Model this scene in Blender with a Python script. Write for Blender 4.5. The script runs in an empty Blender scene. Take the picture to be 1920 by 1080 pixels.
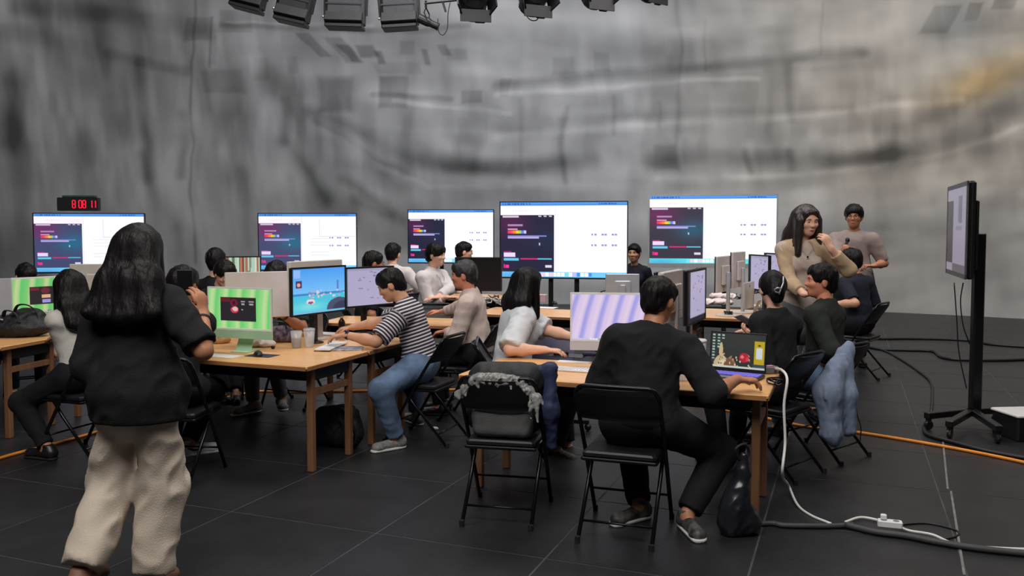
import bpy, bmesh, math, random
import numpy as np
from mathutils import Vector, Matrix
random.seed(7); RNG = np.random.default_rng(7)
S = bpy.context.scene
COL = S.collection
PI = math.pi
# ---------------------------------------------------------------- camera
F, TH, CH, YH = 1600.0, math.radians(3.0), 1.6, 428.0
P0 = YH + F*math.tan(TH)
cd = bpy.data.cameras.new('camera'); cam = bpy.data.objects.new('camera', cd); COL.objects.link(cam)
cam.location = (0, 0, CH); cam.rotation_euler = (PI/2 - TH, 0, 0)
cd.sensor_fit = 'HORIZONTAL'; cd.sensor_width = 36.0; cd.lens = 36.0*F/1920
cd.shift_y = -(P0-540)/1920*-1.0
cd.clip_start = .05; cd.clip_end = 200
S.camera = cam
# ---------------------------------------------------------------- world, lights, exposure
W = bpy.data.worlds.new('hall_air'); S.world = W; W.use_nodes = True
W.node_tree.nodes['Background'].inputs[0].default_value = (.52, .55, .6, 1)
W.node_tree.nodes['Background'].inputs[1].default_value = .05
def area(name, loc, target, size, power, col):
    l = bpy.data.lights.new(name, 'AREA'); l.shape = 'RECTANGLE'; l.size, l.size_y = size
    l.energy = power; l.color = col
    o = bpy.data.objects.new(name, l); COL.objects.link(o); o.location = loc
    o.rotation_euler = (Vector(target)-Vector(loc)).to_track_quat('-Z', 'Y').to_euler()
    return o
area('overhead_fill_front', (-1.0, .5, 6.8), (0, 6.0, .6), (6, 3), 520, (1, .97, .94))  # unseen fill added above the camera to brighten the people from the front
area('overhead_softlight_middle', (0.0, 8.5, 7.6), (0, 9.5, 0), (7, 3), 360, (1, .97, .94))
area('overhead_softlight_right', (7.0, 7.0, 7.6), (5, 9.0, 0), (3, 4), 190, (1, .95, .9))
area('backdrop_wash', (2.0, 10.0, 7.9), (2.0, 18, 3.6), (9, 1.5), 430, (.98, .98, 1))
area('backdrop_wash_right', (8.0, 9.5, 7.9), (11, 13.5, 3.2), (4, 1.5), 90, (1, .96, .9))
S.view_settings.view_transform = 'Standard'; S.view_settings.look = 'None'
S.view_settings.gamma = 1; S.view_settings.use_curve_mapping = False
S.view_settings.exposure = 0.0
S.cycles.use_denoising = True; S.cycles.max_bounces = 5; S.cycles.sample_clamp_indirect = 4
# ---------------------------------------------------------------- where a point of the photograph lies in the hall
def ray(px, py):
    x = (px-960)/F; y = (P0-py)/F
    return Vector((x, math.cos(TH)+y*math.sin(TH), -math.sin(TH)+y*math.cos(TH)))
def G(px, py, z=0.0):
    r = ray(px, py); return r*((z-CH)/r.z)+Vector((0, 0, CH))
def D(px, py, Y):
    r = ray(px, py); return r*(Y/r.y)+Vector((0, 0, CH))
def lin(c): return tuple(((v/255)/12.92 if v/255 <= .04045 else ((v/255+.055)/1.055)**2.4) for v in c)
# ---------------------------------------------------------------- materials (all node based)
MATS = {}
def mat(name, rgb, rough=.6, metal=0., var=.12, scale=9., stretch=(1, 1, 1), bump=.0, bscale=120., spec=.5, trans=0., alpha=1., coat=0., emit=None):
    if name in MATS: return MATS[name]
    m = bpy.data.materials.new(name); m.use_nodes = True; nt = m.node_tree; n = nt.nodes; b = n['Principled BSDF']
    c = lin(rgb)
    tc = n.new('ShaderNodeTexCoord'); mp = n.new('ShaderNodeMapping'); mp.inputs['Scale'].default_value = stretch
    nz = n.new('ShaderNodeTexNoise'); nz.inputs['Scale'].default_value = scale; nz.inputs['Detail'].default_value = 4
    nt.links.new(tc.outputs['Object'], mp.inputs[0]); nt.links.new(mp.outputs[0], nz.inputs['Vector'])
    rp = n.new('ShaderNodeValToRGB')
    rp.color_ramp.elements[0].color = (*[v*(1-var) for v in c], 1); rp.color_ramp.elements[1].color = (*[min(1, v*(1+var)) for v in c], 1)
    rp.color_ramp.elements[0].position = .35; rp.color_ramp.elements[1].position = .65
    nt.links.new(nz.outputs[0], rp.inputs[0]); nt.links.new(rp.outputs[0], b.inputs['Base Color'])
    b.inputs['Roughness'].default_value = rough; b.inputs['Metallic'].default_value = metal
    b.inputs['Specular IOR Level'].default_value = spec; b.inputs['Transmission Weight'].default_value = trans
    b.inputs['Alpha'].default_value = alpha; b.inputs['Coat Weight'].default_value = coat
    if bump:
        n2 = n.new('ShaderNodeTexNoise'); n2.inputs['Scale'].default_value = bscale; nt.links.new(mp.outputs[0], n2.inputs['Vector'])
        bp = n.new('ShaderNodeBump'); bp.inputs['Strength'].default_value = bump; bp.inputs['Distance'].default_value = .01
        nt.links.new(n2.outputs[0], bp.inputs['Height']); nt.links.new(bp.outputs[0], b.inputs['Normal'])
    if emit: b.inputs['Emission Color'].default_value = (*lin(emit[:3]), 1); b.inputs['Emission Strength'].default_value = emit[3]
    MATS[name] = m; return m
def attr_mat(name, attr, emit=0., rough=.5, fine=0.):
    m = bpy.data.materials.new(name); m.use_nodes = True; nt = m.node_tree; n = nt.nodes; b = n['Principled BSDF']
    a = n.new('ShaderNodeAttribute'); a.attribute_name = attr; out = a.outputs['Color']
    if fine:
        tc = n.new('ShaderNodeTexCoord'); nz = n.new('ShaderNodeTexNoise'); nz.inputs['Scale'].default_value = 2.2; nz.inputs['Detail'].default_value = 7
        mr = n.new('ShaderNodeMapRange'); mr.inputs['To Min'].default_value = 1-fine; mr.inputs['To Max'].default_value = 1+fine
        mx = n.new('ShaderNodeMix'); mx.data_type = 'RGBA'; mx.blend_type = 'MULTIPLY'; mx.inputs[0].default_value = 1
        nt.links.new(tc.outputs['Object'], nz.inputs['Vector']); nt.links.new(nz.outputs[0], mr.inputs[0])
        nt.links.new(out, mx.inputs[6]); nt.links.new(mr.outputs[0], mx.inputs[7]); out = mx.outputs[2]
    if emit:
        b.inputs['Base Color'].default_value = (.01, .01, .012, 1); b.inputs['Emission Strength'].default_value = emit
        nt.links.new(out, b.inputs['Emission Color'])
    else: nt.links.new(out, b.inputs['Base Color'])
    b.inputs['Roughness'].default_value = rough
    return m
# ---------------------------------------------------------------- mesh builder
def obj(name, me, parent=None, loc=None, rot=None):
    o = bpy.data.objects.new(name, me); COL.objects.link(o)
    if parent: o.parent = parent
    if loc is not None: o.location = loc
    if rot is not None: o.rotation_euler = rot
    return o
def tag(o, label=None, cat=None, group=None, kind=None):
    if label: o['label'] = label
    if cat: o['category'] = cat
    if group: o['group'] = group
    if kind: o['kind'] = kind
    return o
def thing(name, label, cat, loc=(0, 0, 0), rz=0., group=None):
    return tag(obj(name, None, None, loc, (0, 0, rz)), label, cat, group)
def rotm(rx=0, ry=0, rz=0): return Matrix.Rotation(rz, 3, 'Z') @ Matrix.Rotation(ry, 3, 'Y') @ Matrix.Rotation(rx, 3, 'X')
class MB:
    def __init__(s): s.v = []; s.f = []; s.m = []; s.mi = 0
    def add(s, vs, fs):
        k = len(s.v); s.v += [tuple(p) for p in vs]; s.f += [tuple(i+k for i in q) for q in fs]; s.m += [s.mi]*len(fs); return s
    def box(s, c, d, R=None, ch=0.):
        hx, hy, hz = d[0]/2, d[1]/2, d[2]/2; c = Vector(c)
        if ch <= 0:
            vs = [Vector((x, y, z)) for z in (-hz, hz) for y in (-hy, hy) for x in (-hx, hx)]
            fs = [(0, 2, 3, 1), (4, 5, 7, 6), (0, 1, 5, 4), (2, 6, 7, 3), (0, 4, 6, 2), (1, 3, 7, 5)]
        else:                                            # chamfered in plan and on the top and bottom rims
            ch = min(ch, hx*.9, hy*.9, hz*.9); vs = []; fs = []
            def ring(z, i):
                return [Vector(p) for p in ((-hx+i, -hy+i+ch, z), (-hx+i+ch, -hy+i, z), (hx-i-ch, -hy+i, z), (hx-i, -hy+i+ch, z), (hx-i, hy-i-ch, z), (hx-i-ch, hy-i, z), (-hx+i+ch, hy-i, z), (-hx+i, hy-i-ch, z))]
            e = ch*.6
            for z, i in ((-hz, e), (-hz+e, 0), (hz-e, 0), (hz, e)): vs += ring(z, i)
            for r in range(3):
                for k in range(8):
                    a, b = r*8+k, r*8+(k+1) % 8; fs.append((a, b, b+8, a+8))
            fs.append(tuple(range(7, -1, -1))); fs.append(tuple(range(24, 32)))
        if R is not None: vs = [R @ p for p in vs]
        return s.add([p+c for p in vs], fs)
    def tube(s, pts, r, seg=8, caps=True, flat=1., up=None):
        pts = [Vector(p) for p in pts]; n = len(pts); rs = [r]*n if not hasattr(r, '__len__') else list(r)
        vs = []; fs = []; pv = None
        for i, p in enumerate(pts):
            t = (pts[min(i+1, n-1)]-pts[max(i-1, 0)])
            t = t.normalized() if t.length > 1e-9 else Vector((0, 0, 1))
            if pv is None:
                a = Vector(up) if up else (Vector((0, 0, 1)) if abs(t.z) < .9 else Vector((1, 0, 0)))
            else: a = pv
            a = (a - t*a.dot(t)); a = a.normalized() if a.length > 1e-6 else t.orthogonal().normalized()
            pv = a; b = t.cross(a)
            for k in range(seg):
                w = 2*PI*k/seg; vs.append(p+(a*math.cos(w)*flat+b*math.sin(w))*rs[i])
        for i in range(n-1):
            for k in range(seg):
                k2 = (k+1) % seg; fs.append((i*seg+k, i*seg+k2, (i+1)*seg+k2, (i+1)*seg+k))
        if caps: fs.append(tuple(range(seg-1, -1, -1))); fs.append(tuple(range((n-1)*seg, n*seg)))
        return s.add(vs, fs)
    def lathe(s, prof, c=(0, 0, 0), seg=16, R=None, caps=True):
        vs = []; fs = []; c = Vector(c); n = len(prof)
        for r, z in prof:
            for k in range(seg):
                p = Vector((r*math.cos(2*PI*k/seg), r*math.sin(2*PI*k/seg), z)); vs.append((R @ p if R is not None else p)+c)
        for i in range(n-1):
            for k in range(seg):
                k2 = (k+1) % seg; fs.append((i*seg+k, i*seg+k2, (i+1)*seg+k2, (i+1)*seg+k))
        if caps: fs.append(tuple(range(seg-1, -1, -1))); fs.append(tuple(range((n-1)*seg, n*seg)))
        return s.add(vs, fs)
    def ell(s, c, r, R=None, seg=12, rings=8):
        prof = [(max(1e-4, math.sin(PI*i/rings)), -math.cos(PI*i/rings)) for i in range(rings+1)]
        vs = []; fs = []; c = Vector(c)
        for a, z in prof:
            for k in range(seg):
                p = Vector((a*math.cos(2*PI*k/seg)*r[0], a*math.sin(2*PI*k/seg)*r[1], z*r[2])); vs.append((R @ p if R is not None else p)+c)
        for i in range(rings):
            for k in range(seg):
                k2 = (k+1) % seg; fs.append((i*seg+k, i*seg+k2, (i+1)*seg+k2, (i+1)*seg+k))
        return s.add(vs, fs)
    def me(s, name, mats, smooth=False):
        m = bpy.data.meshes.new(name); m.from_pydata(s.v, [], s.f)
        for x in (mats if isinstance(mats, (list, tuple)) else [mats]): m.materials.append(x)
        if any(s.m): m.polygons.foreach_set('material_index', s.m)
        m.polygons.foreach_set('use_smooth', [smooth]*len(s.f)); m.update(); return m
    def ob(s, name, mats, parent=None, smooth=False, loc=None, rot=None):
        return obj(name, s.me(name, mats, smooth), parent, loc, rot)
def dup(root, loc, rz, label=None, group=None):
    r = root.copy(); COL.objects.link(r); r.location = loc; r.rotation_euler = (0, 0, rz)
    if label: r['label'] = label
    if group: r['group'] = group
    for ch in list(root.children):
        c = ch.copy(); COL.objects.link(c); c.parent = r
        for g in list(ch.children):
            d = g.copy(); COL.objects.link(d); d.parent = c
    return r
def spline(pts, n=8):
    P = [Vector(p) for p in pts]; P = [P[0]*2-P[1]]+P+[P[-1]*2-P[-2]]; out = []
    for i in range(1, len(P)-2):
        for j in range(n):
            t = j/n; a, b, c, d = P[i-1:i+3]
            out.append(.5*((2*b)+(c-a)*t+(2*a-5*b+4*c-d)*t*t+(3*b-a-3*c+d)*t**3))
    out.append(P[-2]); return out
# ---------------------------------------------------------------- smooth blobs: signed distance + surface nets
def nets(f, o, h):
    s = f < 0; c = np.zeros(tuple(d-1 for d in f.shape), np.uint8); nx, ny, nz = f.shape
    for a in (0, 1):
        for b in (0, 1):
            for d in (0, 1): c += s[a:nx-1+a, b:ny-1+b, d:nz-1+d]
    m = (c > 0) & (c < 8); ii = np.argwhere(m); idx = np.full(m.shape, -1, np.int64); idx[m] = np.arange(len(ii))
    acc = np.zeros((len(ii), 3)); cnt = np.zeros(len(ii))
    for ax in range(3):
        for u in (0, 1):
            for w in (0, 1):
                a = [0, 0, 0]; a[(ax+1) % 3] = u; a[(ax+2) % 3] = w; b = list(a); b[ax] = 1
                fa = f[ii[:, 0]+a[0], ii[:, 1]+a[1], ii[:, 2]+a[2]]; fb = f[ii[:, 0]+b[0], ii[:, 1]+b[1], ii[:, 2]+b[2]]
                x = (fa < 0) != (fb < 0); t = np.where(x, fa/np.where(x, fa-fb, 1), 0)
                p = np.array(a, float)[None]+t[:, None]*(np.array(b)-np.array(a))[None]; acc[x] += p[x]; cnt[x] += 1
    v = (ii+acc/np.maximum(cnt, 1)[:, None])*h+np.array(o)
    fs = []
    for ax in range(3):
        sl = [slice(1, -1)]*3; s0 = list(sl); s1 = list(sl); s0[ax] = slice(0, -1); s1[ax] = slice(1, None)
        d = s[tuple(s0)] != s[tuple(s1)]; e = np.argwhere(d); ins = s[tuple(s0)][d]
        off = np.ones(3, int); off[ax] = 0; e = e+off; u, w = (ax+1) % 3, (ax+2) % 3
        q = []
        for du, dw in ((-1, -1), (0, -1), (0, 0), (-1, 0)):
            k = e.copy(); k[:, u] += du; k[:, w] += dw; q.append(idx[k[:, 0], k[:, 1], k[:, 2]])
        q = np.stack(q, 1); q[~ins] = q[~ins][:, ::-1]; fs.append(q)
    return v, np.concatenate(fs)
A3 = lambda p: np.array(p, float)
class SDF:
    def __init__(s): s.p = []; s.cut = []
    def cone(s, a, b, ra, rb=None, k=.03, flat=None, cap=False, sub=False):
        rb = ra if rb is None else rb; a, b = A3(a), A3(b); r = max(ra, rb)
        s.p.append(('c', a, b, ra, rb, k, flat, cap, sub, np.minimum(a, b)-r, np.maximum(a, b)+r)); return s
    def ell(s, c, r, k=.03, R=None, sub=False):
        c, r = A3(c), A3(r); m = max(r) if R is not None else r
        s.p.append(('e', c, r, R, 0, k, None, False, sub, c-m, c+m)); return s
    def cutp(s, p, n): s.cut.append((A3(p), A3(n)/np.linalg.norm(n))); return s
    def mesh(s, h, disp=None):
        un = [p for p in s.p if not p[8]]
        lo = np.min([p[9] for p in un], 0)-3*h-.012; hi = np.max([p[10] for p in un], 0)+3*h+.012
        n = np.ceil((hi-lo)/h).astype(int)+1; ax = [lo[i]+np.arange(n[i])*h for i in range(3)]
        f = np.full(tuple(n), .2, np.float32)
        for pr in s.p:
            t, a, b, ra, rb, k, fl, cap, sub, l, u = pr; mg = k+2*h+.02
            i0 = np.clip(np.floor((l-mg-lo)/h).astype(int), 0, n); i1 = np.clip(np.ceil((u+mg-lo)/h).astype(int)+1, 0, n)
            if (i1 <= i0).any(): continue
            X, Y, Z = np.meshgrid(ax[0][i0[0]:i1[0]], ax[1][i0[1]:i1[1]], ax[2][i0[2]:i1[2]], indexing='ij', sparse=True)
            if t == 'c':
                px, py, pz = X-a[0], Y-a[1], Z-a[2]; ab = b-a
                if fl is not None:
                    nn = A3(fl[0]); nn = nn/np.linalg.norm(nn); ab0 = ab; q = (px*nn[0]+py*nn[1]+pz*nn[2])*(1/fl[1]-1)
                    px, py, pz = px+q*nn[0], py+q*nn[1], pz+q*nn[2]; ab = ab+nn*float(ab@nn)*(1/fl[1]-1)
                L2 = max(float(ab@ab), 1e-9); tt = np.clip((px*ab[0]+py*ab[1]+pz*ab[2])/L2, 0, 1)
                d = np.sqrt((px-tt*ab[0])**2+(py-tt*ab[1])**2+(pz-tt*ab[2])**2)-(ra+(rb-ra)*tt)
                if fl is not None: d = d*(.5+.5*fl[1])
                if cap:
                    L = math.sqrt(L2); d = np.maximum(d, (px*ab[0]+py*ab[1]+pz*ab[2])/L-L)
            else:
                px, py, pz = X-a[0], Y-a[1], Z-a[2]
                if ra is not None:
                    R = np.array(ra).T; px, py, pz = R[0, 0]*px+R[0, 1]*py+R[0, 2]*pz, R[1, 0]*px+R[1, 1]*py+R[1, 2]*pz, R[2, 0]*px+R[2, 1]*py+R[2, 2]*pz
                k0 = np.sqrt((px/b[0])**2+(py/b[1])**2+(pz/b[2])**2); k1 = np.sqrt((px/b[0]**2)**2+(py/b[1]**2)**2+(pz/b[2]**2)**2)
                d = k0*(k0-1)/np.maximum(k1, 1e-6)
            g = f[i0[0]:i1[0], i0[1]:i1[1], i0[2]:i1[2]]; d = np.broadcast_to(d, g.shape)
            if sub:
                hh = np.maximum(k-np.abs(g+d), 0)/max(k, 1e-6); r = np.maximum(g, -d)+hh*hh*k*.25
            else:
                hh = np.maximum(k-np.abs(g-d), 0)/max(k, 1e-6); r = np.minimum(g, d)-hh*hh*k*.25
            f[i0[0]:i1[0], i0[1]:i1[1], i0[2]:i1[2]] = r
        X, Y, Z = np.meshgrid(*ax, indexing='ij', sparse=True)
        if disp: f = f+disp(X, Y, Z)
        for p, nn in s.cut: f = np.maximum(f, (X-p[0])*nn[0]+(Y-p[1])*nn[1]+(Z-p[2])*nn[2])
        f[0] = f[-1] = .2; f[:, 0] = f[:, -1] = .2; f[:, :, 0] = f[:, :, -1] = .2
        return nets(f, lo, h)
def vmesh(name, v, q, mats, smooth=True):
    m = bpy.data.meshes.new(name); m.from_pydata(v.tolist() if hasattr(v, 'tolist') else v, [], q.tolist() if hasattr(q, 'tolist') else q)
    for x in (mats if isinstance(mats, (list, tuple)) else [mats]): m.materials.append(x)
    m.polygons.foreach_set('use_smooth', [smooth]*len(m.polygons)); m.update(); return m
LAT = np.random.default_rng(5).random((32, 32, 32)).astype(np.float32)-.5
def vn3(X, Y, Z):
    X, Y, Z = np.broadcast_arrays(X, Y, Z); r = []
    for q in (X, Y, Z): i = np.floor(q); f = (q-i).astype(np.float32); r.append((i.astype(np.int32) & 31, f*f*(3-2*f)))
    (xi, fx), (yi, fy), (zi, fz) = r; x1, y1, z1 = (xi+1) & 31, (yi+1) & 31, (zi+1) & 31
    a = LAT[xi, yi, zi]*(1-fx)+LAT[x1, yi, zi]*fx; b = LAT[xi, y1, zi]*(1-fx)+LAT[x1, y1, zi]*fx
    c = LAT[xi, yi, z1]*(1-fx)+LAT[x1, yi, z1]*fx; d = LAT[xi, y1, z1]*(1-fx)+LAT[x1, y1, z1]*fx
    return (a*(1-fy)+b*fy)*(1-fz)+(c*(1-fy)+d*fy)*fz
def folds(amp, f=1., seed=0.):
    def d(X, Y, Z):                                       # creases: ridged noise drawn out along slanted lines
        s = seed*1.37; a = vn3(9*f*(X+.5*Z)+s, 9*f*(Y-.3*Z)+2*s, 5*f*Z+s); b = vn3(17*f*(X-.7*Z)+3*s, 17*f*Y+s, 11*f*(Z+.4*X)+2*s)
        return amp*(1.6*a+1.9*(np.abs(b)*2-.33))
    return d
# ================================================================ the setting
WR, WC = 15.3, 2.7                                        # the round backdrop: radius, centre on the y axis
ANG = math.radians(-21.5); U = Vector((math.cos(ANG), math.sin(ANG), 0)); V = Vector((-U.y, U.x, 0))
m_seam = mat('floor_seam', (60, 60, 63), .7, var=.3, scale=4)
m_floor = mat('stage_floor', (32, 32, 35), .42, var=.22, scale=3.5, bump=.12, bscale=40, spec=.45)
mb = MB(); N = 96
ring = [(WR*math.cos(2*PI*i/N), WC+WR*math.sin(2*PI*i/N)) for i in range(N)]
mb.add([(x, y, -.0015) for x, y in ring]+[(x, y, -.12) for x, y in ring], [tuple(range(N)), tuple(range(2*N-1, N-1, -1))]+[(i, N+i, N+(i+1) % N, (i+1) % N) for i in range(N)])
floor = tag(mb.ob('floor', m_seam), kind='structure')
PW = .94; u0, v0 = -.40, 3.84
pm = MB().box((0, 0, -.006), (PW-.011, PW-.011, .012), ch=.0).me('floor_panel', m_floor)
far = MB(); npan = 0; cand = []
for i in range(-18, 22):
    for j in range(-7, 20):
        c = U*(u0+(i+.5)*PW)+V*(v0+(j+.5)*PW)
        if (Vector((c.x, c.y-WC))).length > WR-.72 or c.y < 1.2: continue
        if abs(c.x) > c.y*.62+1.4: continue
        cand.append((c.y, c))
for y, c in sorted(cand, key=lambda q: q[0]):
    if npan < 262:
        o = obj('floor_panel', pm, floor, (c.x, c.y, 0), (0, 0, ANG)); npan += 1
    else: far.box((c.x, c.y, -.006), (PW-.006, PW-.006, .012), rotm(rz=ANG))
E_ = MB()                                                 # rim of the floor between the last whole panels and the backdrop
fo = far.ob('far_floor_panel', m_floor, floor); fo['kind'] = 'stuff'
mr = MB(); n2 = 64
for k in range(n2):
    a0, a1 = PI*k/n2, PI*(k+1)/n2; r0, r1 = WR-1.6, WR-.02
    q = [(r*math.cos(a), WC+r*math.sin(a), -.001) for r, a in ((r0, a0), (r1, a0), (r1, a1), (r0, a1))]; mr.add(q, [(0, 1, 2, 3)])
mr.ob('floor_rim', m_floor, floor)
# ---- painted backdrop
def vnoise(x, y, seed):
    r = np.random.default_rng(seed); g = r.random((64, 64)); xi = np.floor(x).astype(int); yi = np.floor(y).astype(int)
    fx, fy = x-xi, y-yi; fx = fx*fx*(3-2*fx); fy = fy*fy*(3-2*fy); q = lambda a, b: g[(xi+a) % 64, (yi+b) % 64]
    return (q(0, 0)*(1-fx)+q(1, 0)*fx)*(1-fy)+(q(0, 1)*(1-fx)+q(1, 1)*fx)*fy-.5
ZT = 9.0
A0, A1 = math.radians(18), math.radians(162)
rd = math.radians; aa = np.concatenate([np.linspace(A0, rd(48), 60)[:-1], np.linspace(rd(48), rd(132), 760), np.linspace(rd(132), A1, 60)[1:]]); zz = np.concatenate([np.linspace(0, 7.0, 270), np.linspace(7.0, ZT, 16)[1:]]); NA, NZ = len(aa)-1, len(zz)-1; AA, ZZ = np.meshgrid(aa, zz)
WX, WY = WR*np.cos(AA), WC+WR*np.sin(AA)
dz = ZZ-CH; dd = WY*math.cos(TH)-dz*math.sin(TH); uu = WY*math.sin(TH)+dz*math.cos(TH)
QX, QY = 960+F*WX/dd, P0-F*uu/dd                          # where each spot of the painting lies in the photograph
g = np.full(QX.shape, 120.0); HX, HY = QX, QY
lw = np.clip((1000-QX)/900, 0, 1); lw = lw*lw*(3-2*lw)    # the left half is brushed downwards, the right half sideways
g -= 11*lw
for o_, (a, sx, sy) in enumerate(((22, 95, 300), (24, 42, 170), (15, 20, 90), (7, 9, 40))): g += a*.52*np.tanh(4.2*vnoise(QX/sx-.12*QY/sx+3+.5*vnoise(QX/60, QY/80, 90), QY/sy+7, 11+o_))*(.30+.70*lw)
for o_, (a, sx, sy) in enumerate(((18, 420, 70), (15, 180, 34), (9, 80, 22), (5, 30, 18))): g += a*.55*np.tanh(4*vnoise(QX/sx, (QY-40*np.cos((QX-1300)/420))/sy+5, 31+o_))*(1-lw)
QX = HX+16*vnoise(HX/60, HY/90, 51)+5*vnoise(HX/20, HY/30, 52); QY = HY+9*vnoise(HX/120, HY/60, 53)+4*vnoise(HX/34, HY/18, 54)
def sstep(d, w): t = np.clip(.5-d/w, 0, 1); return t*t*(3-2*t)
def stroke(pts, hw, am, soft=None):
    global g
    best = np.full(QX.shape, 1e9)
    for (x0, y0), (x1, y1) in zip(pts[:-1], pts[1:]):
        t = np.clip(((QX-x0)*(x1-x0)+(QY-y0)*(y1-y0))/max((x1-x0)**2+(y1-y0)**2, 1e-6), 0, 1)
        best = np.minimum(best, np.hypot(QX-x0-t*(x1-x0), QY-y0-t*(y1-y0)))
    wob = .95+.9*vnoise(HX/56, HY/46, 61)
    g = g+am*.85*wob*sstep(best-hw, (soft or max(4, hw*1.3))*1.25)
def patch(x0, y0, x1, y1, am, soft=5, sk=0.):
    global g
    xx = QX-sk*(QY-y0); d = np.maximum(np.maximum(x0-xx, xx-x1), np.maximum(y0-QY, QY-y1)); g = g+am*.8*(.95+.6*vnoise(HX/34, HY/34, 62))*sstep(d, soft*1.1)
for a in (([(40, 8), (220, 28), (395, 62)], 15, -26), ([(0, 60), (90, 70), (180, 92)], 16, -16), ([(210, 100), (350, 132)], 9, -20), ([(362, -20), (359, 490)], 2.5, -24), ([(397, 35), (397, 125)], 2, -26),
          ([(420, 48), (560, 52), (790, 58), (880, 50)], 5, -20), ([(430, 42), (700, 46)], 2.5, 14), ([(185, 40), (200, 130), (228, 250)], 20, -22, 34), ([(30, 160), (28, 260)], 26, -36, 40), ([(0, 230), (60, 270)], 20, -20, 44),
          ([(262, 120), (272, 250), (282, 330)], 11, -30, 18), ([(262, 290), (290, 345), (330, 420)], 8, -22, 22), ([(345, 215), (342, 330)], 8, -22, 16), ([(200, 190), (212, 260)], 16, -22, 30), ([(158, 250), (165, 300)], 12, -22, 30),
          ([(533, 185), (531, 262)], 9, -34, 16), ([(531, 262), (580, 320), (610, 380)], 9, -26, 24), ([(505, 140), (515, 165)], 20, -18), ([(440, 225), (445, 330)], 20, -16, 40), ([(455, 320), (470, 460)], 10, -18, 26),
          ([(580, 205), (700, 262), (790, 305), (860, 318), (960, 318)], 11, -34, 22), ([(590, 228), (680, 285), (760, 320)], 5, -26, 14), ([(600, 240), (720, 310), (800, 350), (960, 348)], 4, 16, 12), ([(640, 335), (740, 395)], 7, -24, 20), ([(690, 300), (745, 345)], 16, -28, 40),
          ([(560, 300), (620, 390)], 10, -16, 30), ([(700, 180), (840, 185)], 5, -20), ([(740, 192), (960, 212)], 4, 15), ([(800, 300), (960, 310), (1080, 318)], 14, -30, 22), ([(660, 375), (760, 410)], 6, -18, 20),
          ([(930, 160), (1100, 143), (1280, 128), (1460, 108), (1620, 98)], 8, -24, 14), ([(930, 180), (1100, 165), (1280, 150), (1420, 146)], 4.5, 20, 9), ([(930, 252), (1150, 240), (1350, 228), (1560, 212), (1800, 186)], 6, 19, 13), ([(1050, 222), (1300, 212), (1600, 200)], 6, -10, 14),
          ([(1222, 305), (1440, 298), (1600, 298), (1690, 285)], 15, -34, 24), ([(1680, 286), (1780, 262), (1860, 222), (1935, 176)], 24, -34, 34), ([(1000, 306), (1110, 302)], 12, -24, 22), ([(1230, 335), (1480, 328), (1640, 312), (1780, 282), (1925, 240)], 5, 18, 12), ([(960, 345), (1240, 350)], 8, 10, 20),
          ([(1700, 235), (1820, 180), (1925, 128)], 15, -22, 26), ([(1640, 110), (1760, 78)], 20, -12, 30), ([(1835, 375), (1925, 325)], 20, -26, 40), ([(1500, 60), (1700, 50)], 30, 6, 60), ([(1650, 330), (1780, 380)], 14, -8, 50),
          ([(1452, 110), (1455, 285)], 22, -20, 40), ([(1480, 120), (1490, 220)], 8, -18, 14), ([(1670, 190), (1672, 300)], 14, -14, 26), ([(1272, -10), (1272, 320)], 3.5, -16, 9), ([(1540, 0), (1540, 100)], 2, -12), ([(1324, 40), (1324, 130)], 2, -10),
          ([(1400, 285), (1408, 320)], 6, -18, 12), ([(1485, 282), (1487, 312)], 8, -20, 12), ([(980, 190), (980, 330)], 4, -16, 8), ([(1058, 200), (1058, 340)], 5, -20, 9), ([(1146, 180), (1146, 250)], 4, -14, 9), ([(1235, 190), (1236, 240)], 3, -14, 9), ([(1000, 300), (1240, 340)], 16, 8, 40)): stroke(*a)
g += (7*np.tanh(5*vnoise(QX/46+9, QY/70, 41))+5*np.tanh(5*vnoise(QX/17, QY/48, 42)))*np.clip(1.2-abs(QY-230)/190, .25, 1)
for a in ((345, 34, 397, 78, -16), (415, 20, 470, 62, -18), (600, 146, 662, 208, -32, 14), (712, 145, 760, 205, -30, 8), (750, 178, 775, 330, -14, 14), (380, 130, 450, 172, -16, 8, .15), (820, 250, 900, 330, -8, 20), (940, 145, 960, 185, -18), (860, 170, 900, 195, -22),
          (1032, 108, 1070, 140, -12), (1112, 100, 1145, 135, -14), (1225, 275, 1270, 320, -20, 8), (1420, 180, 1520, 330, -8, 30), (1748, 12, 1800, 62, -26, 5, -.6), (1818, 6, 1850, 40, -26, 5, -.5), (1880, -20, 1915, 18, -26, 5, -.4),
          (557, 60, 580, 112, -26, 4, .9), (610, 70, 640, 120, -22, 4, .8), (630, 84, 652, 118, -30, 4, .9), (664, 84, 700, 108, -32, 5, .5), (702, 96, 714, 120, -40, 5, .4), (748, 76, 776, 104, -16, 5), (790, 92, 802, 122, -34, 4, .2), (824, 84, 842, 104, -30, 4, .5), (842, 92, 880, 112, -14, 5), (700, 118, 780, 140, -12, 6, .4),
          (470, 110, 500, 150, -10), (395, 70, 410, 120, -12), (540, 110, 560, 140, -12)): patch(*a)
QX, QY = HX, HY; g = g+7*np.exp(-(((QX-1050)/260)**2+((QY-50)/110)**2)); g = np.clip(g, 52, 168)
rb = np.clip((QX-1180)/420, 0, 1)*np.clip((430-QY)/160+.45, 0.6, 1); rb = rb*(1+.5*vnoise(QX/150, QY/90, 77))
br = np.exp(-(((QX-1850)/90)**2+((QY-150-.35*(1850-QX))/34)**2))
tint = np.stack([g*(1+.030*rb+.14*br)-1.5*(1-rb), g*(1-.005*rb+.01*br), g*(1.018-.075*rb-.20*br)], -1)
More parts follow.
